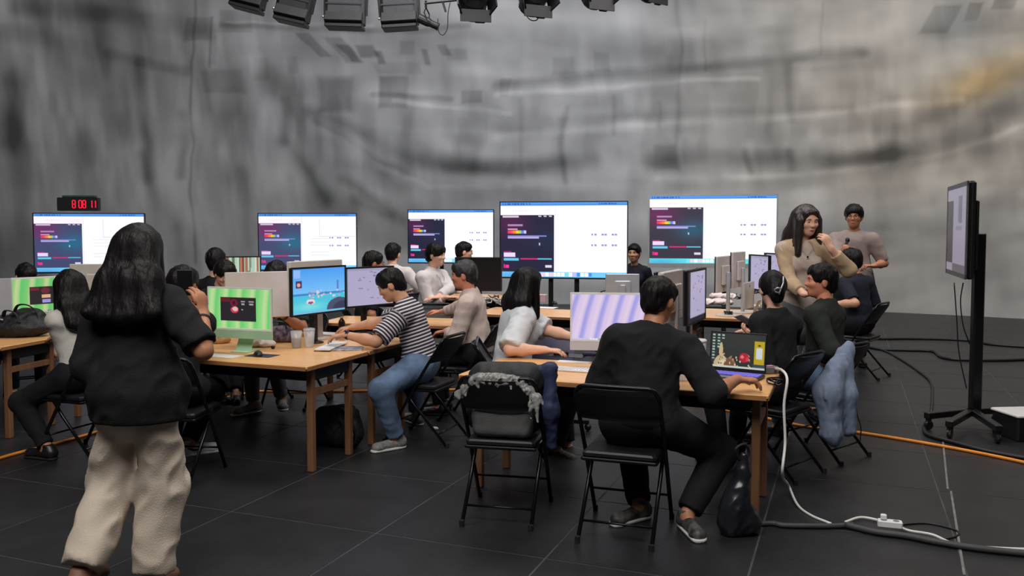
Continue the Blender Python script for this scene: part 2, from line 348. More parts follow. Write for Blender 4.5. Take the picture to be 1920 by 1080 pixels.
bl = np.exp(-(((QX-1790)/55)**2+((QY-45)/40)**2)); tint = tint*(1+bl[..., None]*np.array([-.07, -.02, .02]))
cl = np.clip(tint/255, 0, 1); cl = np.where(cl <= .04045, cl/12.92, ((cl+.055)/1.055)**2.4)*1.75     # paint reflectance
vv = np.stack([WX.ravel(), WY.ravel(), ZZ.ravel()], 1); I = np.arange((NA+1)*(NZ+1)).reshape(NZ+1, NA+1)
ff = np.stack([I[:-1, :-1].ravel(), I[:-1, 1:].ravel(), I[1:, 1:].ravel(), I[1:, :-1].ravel()], 1)[:, ::-1]
wm = vmesh('painted_backdrop', vv, ff, attr_mat('painted_canvas', 'paint', rough=.9, fine=.06))
ca = wm.color_attributes.new('paint', 'FLOAT_COLOR', 'POINT'); ca.data.foreach_set('color', np.concatenate([np.clip(cl.reshape(-1, 3), 0, .95), np.ones((len(vv), 1))], 1).astype(np.float32).ravel())
tag(obj('wall_back', wm), kind='structure')
mb = MB(); n3 = 60; a = np.linspace(A1, A0+2*PI, n3+1)
mb.add([(WR*math.cos(t), WC+WR*math.sin(t), z) for z in (0, ZT) for t in a], [(i, i+1, n3+2+i, n3+1+i) for i in range(n3)])
tag(mb.ob('wall_front', mat('grey_canvas', (70, 70, 72), .9)), kind='structure')
mb = MB(); mb.add([(x, y, ZT) for x, y in ring]+[(x, y, ZT+.1) for x, y in ring], [tuple(range(N)), tuple(range(2*N-1, N-1, -1))])
tag(mb.ob('ceiling', mat('dark_grid_ceiling', (40, 40, 42), .9)), kind='structure')
# ---- orange cord that runs round the stage
m_or = mat('orange_cord', (226, 138, 40), .5, var=.08)
pts = [G(-120, 905), G(0, 862), G(135, 826), G(300, 779), G(470, 738), G(560, 737), G(760, 733), G(1000, 735), G(1250, 753), G(1400, 779), G(1515, 803), G(1600, 812), G(1760, 838), G(1925, 871), G(2100, 915)]
tag(MB().tube([p+Vector((0, 0, .011)) for p in spline(pts, 6)], .012, 8).ob('orange_cord', m_or, smooth=True), 'long orange cord lying in a wide arc across the black floor', 'cord')
tp = mat('white_tape', (112, 112, 108), .8, var=.25)
def tape(name, a, b, label, w=.012):
    a, b = G(*a), G(*b); d = b-a; c = (a+b)/2
    tag(MB().box((0, 0, .001), (d.length, w, .002)).ob(name, tp, loc=c, rot=(0, 0, math.atan2(d.y, d.x))), label, 'tape', 'white floor tapes')
tape('floor_tape', (1768, 828), (1777, 917), 'thin white tape strip crossing the orange cord at right')
tape('floor_tape', (1783, 921), (1808, 1078), 'thin white tape strip running to the bottom edge at right')
# ================================================================ screen pictures (flat print on the panels)
class Pic:
    def __init__(s, w, h, c): s.w, s.h = w, h; s.a = np.zeros((h, w, 3)); s.a[:] = lin(c); s.yy, s.xx = np.mgrid[0:h, 0:w]; s.xx = (s.xx+.5)/w; s.yy = (s.yy+.5)/h
    def r(s, x0, y0, x1, y1, c):
        m = (s.xx >= x0) & (s.xx < x1) & (s.yy >= y0) & (s.yy < y1); s.a[m] = lin(c)
    def glow(s, x, y, rx, ry, c, k=1., box=None):
        w = np.exp(-(((s.xx-x)/rx)**2+((s.yy-y)/ry)**2))*k
        if box: w = w*((s.xx > box[0]) & (s.xx < box[2]) & (s.yy > box[1]) & (s.yy < box[3]))
        s.a = s.a*(1-w[..., None])+np.array(lin(c))*w[..., None]
    def e(s, x, y, rx, ry, c):
        m = ((s.xx-x)/rx)**2+((s.yy-y)/ry)**2 < 1; s.a[m] = lin(c)
    def dash(s, x0, x1, y, h, c, seed=0, gap=.25):
        r = random.Random(seed); x = x0
        while x < x1:
            l = r.uniform(.006, .02); s.r(x, y, min(x+l, x1), y+h, c); x += l+.004+r.random()*gap*.03
    def mesh(s, name, strength):
        h, w = s.h, s.w; X, Z = np.meshgrid(np.linspace(-.5, .5, w), np.linspace(.5, -.5, h)); v = np.stack([X.ravel(), 0*X.ravel(), Z.ravel()], 1)
        I = np.arange(w*h).reshape(h, w); f = np.stack([I[:-1, :-1].ravel(), I[1:, :-1].ravel(), I[1:, 1:].ravel(), I[:-1, 1:].ravel()], 1)
        m = vmesh(name, v, f, attr_mat(name+'_light', 'pic', emit=strength, rough=.25), False)
        ca = m.color_attributes.new('pic', 'FLOAT_COLOR', 'POINT'); ca.data.foreach_set('color', np.concatenate([s.a.reshape(-1, 3), np.ones((w*h, 1))], 1).astype(np.float32).ravel()); return m
def lecture(name, tone=0, strength=1.15, dock=.75):
    p = Pic(216, 122, (250, 250, 255))
    p.r(0, 0, 1, .05, (58, 128, 214)); p.r(0, .012, 1, .03, (84, 150, 230)); p.dash(.02, .24, .018, .016, (40, 80, 170), 3); p.dash(.78, .93, .014, .02, (40, 90, 190), 4)
    p.r(0, .05, .44, .17, (252, 240, 252)); p.dash(.1, .24, .105, .014, (240, 214, 226), 8); p.dash(.36, .41, .1, .014, (226, 214, 240), 9); p.r(.438, .05, .443, .92, (222, 214, 236))
    bg = [(31, 31, 56), (54, 50, 62), (66, 72, 108)][tone]
    p.r(0, .17, .43, .925, bg); B = (0, .17, .43, .925)
    p.glow(.08, .27, .14, .16, (120, 30, 92), [.3, .6, .7][tone], B); p.glow(.35, .5, .13, .14, (24, 110, 140), [.05, .45, .75][tone], B)
    p.r(.018, .183, .15, .208, (206, 196, 214))
    for x in (.305, .345, .387): p.r(x, .183, x+.026, .2, (196, 196, 210))
    p.r(.06, .295, .18, .32, (170, 130, 178)); p.r(.06, .35, .14, .366, (232, 150, 190))
    for i, c in enumerate(((232, 50, 100), (236, 84, 70), (240, 130, 50), (244, 190, 50), (150, 210, 70), (90, 130, 230), (200, 190, 240))): p.r(.06+i*.0215, .374, .06+(i+1)*.0215, .42, c)
    p.r(.06, .44, .37, .456, (124, 128, 196)); p.r(.06, .462, .31, .485, (176, 164, 214)); p.r(.31, .545, .32, .572, (190, 200, 216))
    p.r(.028, .655, .09, .668, (206, 40, 130)); p.r(.028, .672, .12, .728, (226, 206, 244)); p.r(.028, .745, .15, .775, (96, 190, 226)); p.r(.16, .748, .3, .764, (214, 40, 110)); p.r(.3, .748, .41, .764, (90, 186, 214))
    p.r(.03, .825, .036, .88, (236, 40, 140)); p.r(.042, .835, .068, .88, (236, 50, 150)); p.r(.36, .838, .412, .872, (214, 206, 226))
    p.r(0, .925, 1, 1, (112, 196, 246) if tone != 1 else (92, 214, 224)); p.glow(.1, .98, .16, .05, (70, 150, 210), .7, (0, .925, .3, 1))
    r = random.Random(5); x = .3
    for i in range(14):
        p.r(x, .937, x+.026, .985, r.choice([(250, 250, 255), (60, 140, 230), (240, 200, 220), (190, 180, 240), (120, 220, 230), (250, 250, 250)])); x += .031
    for k, y in enumerate((.42, .56)):
        for i, x in enumerate((.74, .82, .90)):
            for q in range(2): p.r(x-.02+q*.024, y, x-.002+q*.024, y+.022, (146, 140, 196))
    for i, y in enumerate((.36, .41, .62, .69, .72)): p.dash(.5, .66+.04*(i % 2), y, .01, (236, 234, 240), 20+i)
    if tone == 2:
        p.r(.62, .1, .626, .4, (206, 200, 226)); p.r(.62, .4, .99, .408, (206, 200, 226))
        for i in range(7): p.r(.53, .44+i*.06, .72, .447+i*.06, (212, 214, 226))
    return p.mesh(name, strength)
SCR = {}
SCR['lecture'] = lecture('lecture_slide', 0); SCR['lecture_warm'] = lecture('lecture_slide_warm', 1); SCR['lecture_blue'] = lecture('lecture_slide_blue', 2, 1.08)
def stripes(name, c1, c2, c3, win=None, strength=.95, f=9., sk=.5, cv=.02):
    p = Pic(120, 70, c1); t = (p.xx+sk*p.yy*.35+cv*np.sin(4*p.yy))*f; q = t-np.floor(t); k = np.floor(t).astype(int) % 3
    a, b, c = (np.array(lin(z)) for z in (c1, c2, c3)); base = np.where((k == 0)[..., None], a, np.where((k == 1)[..., None], b, c)); nxt = np.where((k == 0)[..., None], b, np.where((k == 1)[..., None], c, a))
    w = (q**2.2)[..., None]; p.a = base*(1-w)+nxt*w
    if win: win(p)
    return p.mesh(name, strength)
def win_dark(p):
    p.r(.2, .21, .775, .8, (42, 38, 44)); p.r(.2, .21, .775, .25, (60, 20, 30)); p.r(.2, .23, .36, .33, (110, 30, 44)); p.e(.42, .35, .06, .1, (120, 30, 50)); p.e(.42, .35, .025, .05, (48, 30, 40)); p.e(.43, .52, .065, .08, (214, 70, 100)); p.e(.44, .5, .045, .055, (250, 196, 190))
    for x, y, w in ((.53, .3, .07), (.54, .36, .05), (.66, .3, .08), (.67, .36, .06), (.54, .5, .03)): p.r(x, y, x+w, y+.035, (176, 170, 170))
    p.r(0, .965, 1, 1, (190, 226, 170))
def win_dark2(p):
    p.r(.27, .26, .93, .78, (40, 34, 40)); p.r(.27, .29, .42, .37, (120, 30, 44)); p.e(.52, .38, .07, .09, (110, 40, 50)); p.r(.46, .5, .6, .6, (240, 190, 150)); p.r(.47, .65, .6, .75, (170, 160, 240)); p.r(.8, .33, .92, .43, (246, 196, 170)); p.e(.84, .53, .04, .06, (226, 90, 90))
SCR['green'] = stripes('green_wallpaper', (150, 232, 138), (204, 238, 168), (120, 222, 124), win_dark, .8, 14., .15, .008); SCR['green2'] = stripes('green_wallpaper_gallery', (130, 214, 120), (206, 226, 158), (106, 214, 120), win_dark2, .8, 13., .15, .008)
def dockp(p):
    r = random.Random(2)
    p.r(0, .955, 1, 1, (214, 210, 240))
    for i in range(18): p.r(.22+i*.031, .96, .245+i*.031, .995, r.choice([(250, 250, 250), (90, 150, 230), (120, 200, 150), (240, 120, 150), (200, 200, 220)]))
SCR['purple'] = stripes('lilac_wallpaper', (240, 218, 246), (172, 168, 240), (228, 208, 246), dockp, .86, 17., .42, .006)
def sheet(name, side, strength=.62):
    p = Pic(70, 42, (214, 206, 244))
    if side: p.r(0, 0, .16, 1, (44, 40, 56)); p.r(.0, .9, 1, 1, (40, 38, 52))
    else: p.r(0, 0, .08, 1, (44, 70, 70)); p.r(.08, 0, 1, .06, (196, 190, 230))
    r = random.Random(9)
    for i in range(26): x = r.uniform(.22, .85); y = r.uniform(.08, .85); p.r(x, y, x+r.uniform(.02, .09), y+.02, (150, 140, 190))
    return p.mesh(name, strength)
SCR['sheet'] = sheet('spreadsheet', 0); SCR['doc'] = sheet('document_page', 1, .6)
p = Pic(110, 64, (80, 170, 250)); t = np.clip((p.yy-.0)/.55, 0, 1)[..., None]; p.a = np.array(lin((72, 158, 246)))*(1-t)+np.array(lin((120, 196, 252)))*t
p.r(0, .55, 1, .62, (60, 136, 204)); p.r(0, .6, 1, 1, (74, 198, 226)); p.glow(.3, .85, .3, .1, (130, 230, 226), .8, (0, .6, 1, 1))
r = random.Random(4)
for i in range(26): p.e(r.uniform(.3, .98), r.uniform(.5, .66), r.uniform(.01, .035), r.uniform(.012, .03), r.choice([(230, 226, 236), (176, 170, 206), (244, 200, 200), (120, 150, 200)]))
p.r(.84, .3, .87, .5, (90, 130, 200)); p.e(.33, .74, .08, .06, (244, 214, 226)); p.e(.33, .76, .05, .03, (120, 90, 120)); p.e(.88, .93, .24, .24, (72, 80, 108)); p.e(.95, .98, .2, .2, (52, 58, 86)); p.r(0, .955, 1, 1, (120, 190, 226)); p.r(.06, .27, .17, .42, (70, 50, 100)); p.e(.115, .35, .03, .045, (240, 170, 150)); p.r(.03, .03, .15, .2, (150, 190, 250))
SCR['beach'] = p.mesh('beach_wallpaper', .95)
p = Pic(64, 44, (190, 214, 190)); r = random.Random(3)
for i in range(20): x = r.random(); p.r(x, 0, x+r.uniform(.01, .03), r.uniform(.4, .9), r.choice([(150, 170, 150), (226, 236, 226), (120, 80, 62), (90, 140, 110)]))
for x, w in ((.06, .06), (.13, .03), (.46, .1), (.6, .06), (.9, .06)): p.r(x, 0, x+w, .7, (196, 120, 92)); p.r(x+w*.6, 0, x+w, .7, (120, 66, 52))
p.r(0, .68, 1, 1, (60, 130, 90))
for i in range(26): p.e(r.random(), r.uniform(.55, 1), .04, .06, r.choice([(40, 90, 66), (120, 200, 150), (70, 150, 110)]))
SCR['forest'] = p.mesh('forest_wallpaper', .85)
p = Pic(110, 64, (52, 56, 54)); p.glow(.6, .1, .5, .4, (64, 66, 62), .8); p.e(.2, .95, .14, .3, (214, 196, 150)); p.e(.19, .5, .035, .22, (214, 196, 150)); p.e(.3, .97, .18, .2, (240, 220, 180)); p.e(.36, .9, .1, .2, (130, 90, 70))
for i in range(36): p.e(r.uniform(.15, .8), r.uniform(.6, .98), .012, .03, r.choice([(240, 214, 170), (120, 80, 60), (160, 130, 90), (226, 150, 110)]))
p.e(.62, .68, .085, .14, (196, 40, 60)); p.e(.585, .66, .03, .05, (250, 130, 140)); p.e(.68, .72, .03, .06, (236, 70, 90)); p.r(0, .93, 1, 1, (216, 224, 214)); p.r(.8, .18, .985, .86, (206, 178, 36)); p.r(.835, .38, .95, .68, (226, 232, 236)); p.e(.89, .31, .025, .025, (60, 50, 30)); p.r(.78, .84, 1, .93, (70, 80, 90))
for j in range(9):
    for i in range(3 if j < 2 else (2 if j < 5 else 1)): p.r(.03+i*.085, .05+j*.085, .075+i*.085, .09+j*.085, (186, 214, 200))
SCR['laptop'] = p.mesh('night_city_wallpaper', .75)
p = Pic(70, 120, (196, 188, 214)); p.r(0, .14, .34, .9, (74, 70, 76)); p.r(.34, .9, 1, 1, (120, 116, 130)); p.dash(.6, .8, .1, .3, (130, 124, 150), 3); p.r(.66, .1, .8, .42, (140, 134, 160)); p.r(.5, .45, .8, .5, (170, 164, 186))
SCR['dim'] = p.mesh('dimmed_slide', .42)
p = Pic(8, 6, (10, 10, 13)); SCR['off'] = p.mesh('dark_panel', .2)
# ================================================================ televisions
m_blk = mat('black_plastic', (22, 22, 25), .4, var=.1); m_blkmetal = mat('black_metal', (24, 24, 27), .38, .3, var=.1); m_silver = mat('silver_bezel', (176, 178, 182), .35, .6, var=.05); m_grey = mat('grey_plastic', (120, 120, 124), .5)
def tv(label, corners, Yd, width, scr, bez=m_blk, yaw=None, bw=.012, bb=.02, legs=True, z0=None):
    (x0, yt, yb), (x1, _, _) = corners
    c = (D((x0+x1)/2, yt, Yd)+D((x0+x1)/2, yb, Yd))/2; h = (D(x0, yt, Yd)-D(x0, yb, Yd)).length
    t = thing('television', label, 'television', (c.x, c.y, 0), (yaw or 0.), 'big screens on floor stands'); zc = c.z; w = width
    mb = MB(); mb.box((0, .03, zc), (w+2*bw, .05, h+2*bw), ch=.012); mb.box((0, .075, zc-.05), (w*.7, .05, h*.6), ch=.02); mb.ob('housing', m_blk, t)
    fr = MB()
    for sx in (-1, 1): fr.box((sx*(w/2+bw/2), 0, zc), (bw, .03, h+2*bw))
    fr.box((0, 0, zc+h/2+bw/2), (w, .03, bw)); fr.box((0, 0, zc-h/2-bb/2), (w+2*bw, .032, bb)); fr.ob('bezel', bez, t)
    o = obj('screen', SCR[scr], t, (0, -.004, zc)); o.scale = (w, 1, h)
    if legs:
        for sx in (-1, 1):
            MB().box((sx*.17, .10, (zc+.1)/2+.06), (.06, .05, zc-.05), ch=.008).ob('post', m_blkmetal, t)
            lg = MB(); lg.box((sx*.42, .10, .105), (.06, .62, .05), ch=.01); lg.box((sx*.3, .10, .105), (.3, .05, .045)); lg.ob('foot', m_blkmetal, t)
            for sy in (-1, 1): MB().lathe([(.012, -.02), (.034, -.02), (.036, 0), (.034, .02), (.012, .02)], (sx*.42, .10+sy*.27, .037), 12, rotm(ry=PI/2)).ob('caster', m_blk, t)
        MB().box((0, .105, zc-.28), (.5, .03, .3), ch=.01).ob('mount_plate', m_blkmetal, t)
        MB().box((0, .12, .55), (.44, .2, .02), ch=.006).ob('shelf', m_blkmetal, t)
    return t
tv('big television at far left with a red digit clock on its top edge', ((74, 401, 509), (264, 401, 509)), 11.7, 1.40, 'lecture_blue', yaw=.2)
tv('television behind the monitors, second of the row from the left', ((487, 401, 505), (667, 401, 505)), 12.6, 1.42, 'lecture_blue', yaw=.05)
tv('television behind the young man in a white shirt, smallest of the row', ((765, 394, 492), (925, 394, 492)), 14.2, 1.43, 'lecture', yaw=-.12)
tv('large television at the middle of the row, above the lilac desktop computer', ((937, 379, 520), (1174, 379, 520)), 11.0, 1.64, 'lecture', yaw=-.2)
tv('silver framed television at the right end of the row', ((1220, 367, 494), (1450, 367, 494)), 11.3, 1.63, 'lecture_warm', m_silver, yaw=-.2, bw=.022, bb=.06)
# side-on television on a rolling stand
sx, sy = G(1822, 797).x, G(1822, 797).y
t = thing('television', 'television on a black rolling stand, seen almost edge-on at far right', 'television', (sx, sy, 0), 0, 'big screens on floor stands')
yaw = math.radians(-110); zc, h, w = 1.585, .74, 1.08; cc = Vector((-.15, .03, zc)); Rz = rotm(rz=yaw)
mb = MB(); mb.box((0, .03, 0), (w, .055, h), ch=.03); mb.box((0, .085, -.04), (w*.74, .03, h*.72), ch=.012); mb.ob('housing', m_blk, t, loc=cc, rot=(0, 0, yaw))
fr = MB()
for q in (-1, 1): fr.box((q*(w/2-.018), -.002, 0), (.036, .012, h)); fr.box((0, -.002, q*(h/2-.018)), (w, .012, .036))
fr.ob('bezel', mat('gunmetal_bezel', (96, 92, 100), .4, .4), t, loc=cc, rot=(0, 0, yaw))
o = obj('screen', SCR['dim'], t, cc+Rz @ Vector((0, -.006, 0)), (0, 0, yaw)); o.scale = (w-.07, 1, h-.07)
MB().box((.02, 0, .83), (.085, .07, 1.46), ch=.012).ob('post', m_blkmetal, t)
MB().box((-.05, .01, 1.40), (.3, .05, .2), Rz, ch=.01).ob('mount_plate', m_blkmetal, t)
MB().box((.058, 0, 1.30), (.014, .03, .035)).ob('clamp', m_silver, t)
for (px, py) in ((1738, 806), (1748, 842), (1880, 838), (1868, 795)):
    p = G(px, py); d = Vector((p.x-sx, p.y-sy, 0)); d.length = min(d.length, .62); a = math.atan2(d.y, d.x)
    MB().box((d.x/2, d.y/2, .115), (d.length+.03, .055, .05), rotm(rz=a), ch=.008).ob('foot', m_blkmetal, t)
    mb = MB(); mb.lathe([(.012, -.014), (.036, -.014), (.038, 0), (.036, .014), (.012, .014)], (d.x*.97, d.y*.97, .038), 12, rotm(rx=PI/2, rz=a)); mb.box((d.x*.97, d.y*.97, .075), (.03, .04, .04)); mb.ob('caster', m_blk, t)
mb = MB()
for k, (pp) in enumerate((((1789, 530), (1794, 600), (1798, 660), (1812, 728)), ((1806, 530), (1801, 565), (1806, 610), (1818, 645)))):
    mb.tube([q-Vector((sx, sy, 0)) for q in spline([D(x, y, sy-.07) for x, y in pp])], .005, 6)
mb.ob('cable', m_blk, t, smooth=True)
# digit clock
c = D(147, 383, 11.66); t = thing('digital_clock', 'black box clock with red digits on top of the far left television', 'clock', (c.x, c.y, D(147, 397, 11.66).z+.012), .2)
MB().box((0, .03, .09), (.52, .14, .18), ch=.012).ob('casing', m_blk, t)
MB().box((.01, .03, .195), (.42, .10, .03), ch=.01).ob('top_cover', mat('dark_green_cover', (34, 66, 58), .5), t)
sg = MB(); SEG = {'0': 'abcdef', '8': 'abcdefg', '1': 'bc'}
for ch_, x in (('8', -.045), ('0', .035), ('8', .065+.02), ('1', .165), ('1', .21)):
    for s_ in SEG[ch_]:
        dx, dz, ww, hh = {'a': (0, .05, .03, .012), 'g': (0, 0, .03, .012), 'd': (0, -.05, .03, .012), 'f': (-.018, .025, .012, .045), 'b': (.018, .025, .012, .045), 'e': (-.018, -.025, .012, .045), 'c': (.018, -.025, .012, .045)}[s_]
        sg.box((x+dx, -.044, .09+dz), (ww, .006, hh))
sg.ob('digits', mat('red_digits', (60, 5, 10), .5, emit=(255, 20, 50, 1.3)), t)
# ================================================================ tables
m_wood = mat('beech_laminate', (224, 170, 112), .38, var=.10, scale=3, stretch=(1, 14, 14), coat=.1)
m_edge = mat('beech_edge', (158, 110, 68), .45, var=.08, scale=4, stretch=(1, 10, 10))
m_leg = mat('brown_wood_leg', (124, 86, 58), .5, var=.12, scale=3, stretch=(10, 10, 1))
m_apron = mat('black_table_frame', (26, 25, 27), .5, .2)
TZ = .72
def table(label, right_near, length=1.8, depth=.75, ang=ANG):
    """origin at the near right corner of the top, x along the near edge to the left is negative"""
    t = thing('work_table', label, 'table', (right_near[0], right_near[1], 0), ang, 'wood topped work tables'); L, W_ = length, depth
    mb = MB(); mb.box((-L/2, W_/2, TZ-.010), (L, W_, .020), ch=.006); mb.ob('tabletop', m_wood, t)
    mb = MB()
    for c, d in (((-L/2, .004, TZ-.017), (L-.02, .012, .024)), ((-L/2, W_-.004, TZ-.017), (L-.02, .012, .024)), ((-.004, W_/2, TZ-.017), (.012, W_-.02, .024)), ((-L+.004, W_/2, TZ-.017), (.012, W_-.02, .024))): mb.box(c, d)
    mb.ob('edge_band', m_edge, t)
    xs = (-.075, -L+.075); ys = (W_/2-.225, W_/2+.225)
    for x in xs:
        for y in ys: MB().box((x, y, (TZ-.02)/2), (.045, .045, TZ-.022), ch=.005).ob('leg', m_leg, t)
        MB().box((x, W_/2, .52), (.028, .41, .045), ch=.004).ob('side_rail', m_leg, t)
        MB().box((x, W_/2, TZ-.075), (.03, .41, .09), ch=.004).ob('end_apron', m_apron, t)
    for y in ys: MB().box((-L/2, y, TZ-.065), (L-.2, .022, .07), ch=.004).ob('long_apron', m_apron, t)
    MB().box((-L/2, W_/2, TZ-.125), (L-.22, .36, .014)).ob('under_shelf', m_apron, t)
    return t
a = G(1441, 742, TZ); R1 = Vector((a.x, a.y, 0))
b = G(575, 688, TZ); L1 = Vector((b.x, b.y, 0))
table('nearest wooden work table, with the lilac desktop computer and the open laptop', R1)
table('wooden work table at left front, with the green desktop computer', L1, ang=ANG, length=1.54)
L1b = L1+V*.76
table('wooden table where the man in the striped tee works', L1b, length=2.0)
c_ = G(0, 651, TZ); d_ = G(125, 629, TZ); a0 = math.atan2(d_.y-c_.y, d_.x-c_.x)-PI/2
L0 = Vector((c_.x, c_.y, 0)); L0 = L0+Vector((math.cos(a0), math.sin(a0), 0))*.0
table('wooden table at the far left edge, with a black backpack on it', L0, ang=a0, length=1.5)
V0 = Vector((-math.sin(a0), math.cos(a0), 0))
table('wooden table at far left, behind the one with the backpack', L0+V0*.76, ang=a0, length=1.5)
M1 = G(846, 611, TZ); table('wooden table in the middle, where the man in the beige shirt rests his arms', (M1.x, M1.y), ang=ANG*.6, length=1.3, depth=.62)
M2 = Vector((.0, 10.66)); table('far wooden table where the two young men in white shirts sit', M2, ang=ANG*.3, length=1.3, depth=.7)
M3 = G(1050, 594, TZ)+U*.55; table('wooden table under the dark monitor, behind the woman in the white tee', M3, length=1.55)
M0 = Vector((-2.35, 9.3)); table('wooden table at left rear, under the monitor with a forest picture', M0, ang=ANG*.5)
R2 = G(1300, 594, TZ)+U*1.2; table('wooden table at right, crowded with white monitors', R2, length=1.3, depth=.95)
# ================================================================ folding chairs
m_tube = mat('black_chair_tube', (20, 20, 22), .28, .35, var=.08); m_seat = mat('black_vinyl', (24, 24, 27), .42, var=.1, bump=.1, bscale=200)
m_rub = mat('rubber_tip', (16, 16, 16), .8)
def make_chair(label):
    """faces +y; origin on the floor under the seat"""
    t = thing('folding_chair', label, 'chair', group='black steel folding chairs'); hw = .215
    up = []                                               # one bent tube: front feet, up behind the seat, round the top
    for z, y in ((0, .235), (.2, .12), (.44, -.02), (.62, -.135), (.74, -.215)): up.append((-hw, y, z))
    arc = [(-hw+.05-.05*math.cos(w), -.215-.035*math.sin(w), .74+.065*math.sin(w)) for w in (PI/6, PI/3, PI/2)]
    pts = up+arc+[(-x, y, z) for x, y, z in reversed(arc)]+[(-x, y, z) for x, y, z in reversed(up)]
    MB().tube(pts, .0115, 8).ob('back_frame', m_tube, t, smooth=True)
    for s_ in (-1, 1):
        x = s_*(hw-.026); MB().tube([(x, .10, .43), (x, .0, .30), (x, -.27, 0)], .011, 8).ob('leg', m_tube, t, smooth=True)
        MB().box((s_*(hw-.013), .035, .395), (.008, .05, .03)).ob('hinge', m_tube, t)
        for p in ((s_*hw, .235, .012), (x, -.27, .012)): MB().lathe([(.014, -.012), (.015, .02)], p, 10).ob('foot_cap', m_rub, t)
    MB().tube([(-hw, .15, .16), (hw, .15, .16)], .007, 6).ob('front_stretcher', m_tube, t, smooth=True)
    MB().tube([(-hw+.026, -.19, .09), (hw-.026, -.19, .09)], .007, 6).ob('rear_stretcher', m_tube, t, smooth=True)
    n = 9; vs = []; fs = []                              # curved back plate filling the loop
    for k, (z, y) in enumerate(((.615, -.128), (.63, -.136), (.66, -.163), (.72, -.203), (.765, -.232), (.795, -.248))):
        w = hw-.004-(0, 0, 0, 0, .008, .045)[k]
        for i in range(n):
            q = -1+2*i/(n-1); vs.append((w*q, y-.032*(1-q*q), z))
    m = 6*n
    vs += [(x, y-.012, z) for x, y, z in vs]
    for k in range(5):
        for i in range(n-1):
            a_ = k*n+i; fs += [(a_, a_+1, a_+n+1, a_+n), (m+a_, m+a_+n, m+a_+n+1, m+a_+1)]
    for i in range(n-1): fs += [(i, m+i, m+i+1, i+1), (5*n+i, 5*n+i+1, m+5*n+i+1, m+5*n+i)]
    for k in range(5): fs += [(k*n, k*n+n, m+k*n+n, m+k*n), (k*n+n-1, m+k*n+n-1, m+k*n+2*n-1, k*n+2*n-1)]
    MB().add(vs, fs).ob('backrest', m_seat, t, smooth=False)
    mb = MB(); mb.box((0, .03, .432), (.385, .40, .034), ch=.03); mb.ob('seat', m_seat, t)
    MB().box((0, .03, .408), (.40, .41, .018), ch=.012).ob('seat_pan', m_tube, t)
    return t
CH0 = make_chair('empty black folding chair nearest the camera, holding a backpack')
CH0.location = (-.03, 4.74, 0); CH0.rotation_euler = (0, 0, math.radians(78-90))
for x, y, fc, lab in ((.60, 4.47, 71, 'black folding chair under the man in the black shirt'), (-.66, 6.42, 160, 'black folding chair under the man in the striped tee'), (-.33, 7.16, 166, 'black folding chair under the man in the beige shirt'),
        (-.84, 8.72, 270, 'empty black folding chair seen from the front, in the middle of the hall'), (2.19, 6.0, 130, 'black folding chair with a blue jacket on its back'), (1.72, 5.57, 134, 'black folding chair under the woman with the hair clip'),
        (3.76, 9.2, 140, 'black folding chair under the man in navy at right'), (.0, 6.02, 0, 'black folding chair under the woman in the white tee'), (-1.54, 10.82, 80, 'black folding chair under the man in white seen from behind'),
        (-.95, 10.25, -25, 'black folding chair under the young man with folded arms'), (-.74, 11.95, 10, 'black folding chair under the man in glasses behind the dark monitor'), (-2.15, 5.42, 85, 'black folding chair under the man in black behind the standing woman'),
        (-3.03, 6.0, 160, 'black folding chair under the long haired woman at left'), (-1.96, 7.66, 255, 'black folding chair behind the white backed computer at left'), (-2.78, 8.05, 285, 'black folding chair facing the camera behind the green desktop computer'),
        (-4.76, 8.36, 300, 'black folding chair behind the far left computers'), (-3.15, 8.9, 80, 'black folding chair left of the forest picture monitor'), (-1.55, 9.0, 20, 'black folding chair right of the spreadsheet monitor'), (1.72, 11.9, 260, 'black folding chair under the woman in black by the wall')):
    dup(CH0, (x, y, 0), math.radians(fc-90), lab)
# grey padded chair behind the lilac computer
t = thing('padded_chair', 'grey padded chair behind the lilac desktop computer', 'chair', (.34, 6.75, 0), math.radians(75-90))
d = SDF(); d.ell((0, -.2, .64), (.2, .035, .2), R=rotm(rx=.12)); v, q = d.mesh(.012); obj('backrest', vmesh('backrest', v, q, mat('lilac_grey_fabric', (128, 124, 150), .8, bump=.2)), t)
MB().box((0, .03, .44), (.44, .42, .06), ch=.03).ob('seat', mat('lilac_grey_fabric', (128, 124, 150)), t); MB().tube([(0, -.2, .5), (0, -.16, .42), (0, 0, .4)], .02, 8).ob('back_bar', m_blk, t, smooth=True)
MB().lathe([(.03, .06), (.03, .42)], seg=12).ob('column', m_blk, t)
for k in range(5):
    w = 2*PI*k/5; MB().box((.14*math.cos(w), .14*math.sin(w), .07), (.28, .04, .03), rotm(rz=w)).ob('foot', m_blk, t); MB().ell((.27*math.cos(w), .27*math.sin(w), .03), (.028, .028, .03)).ob('caster', m_blk, t)
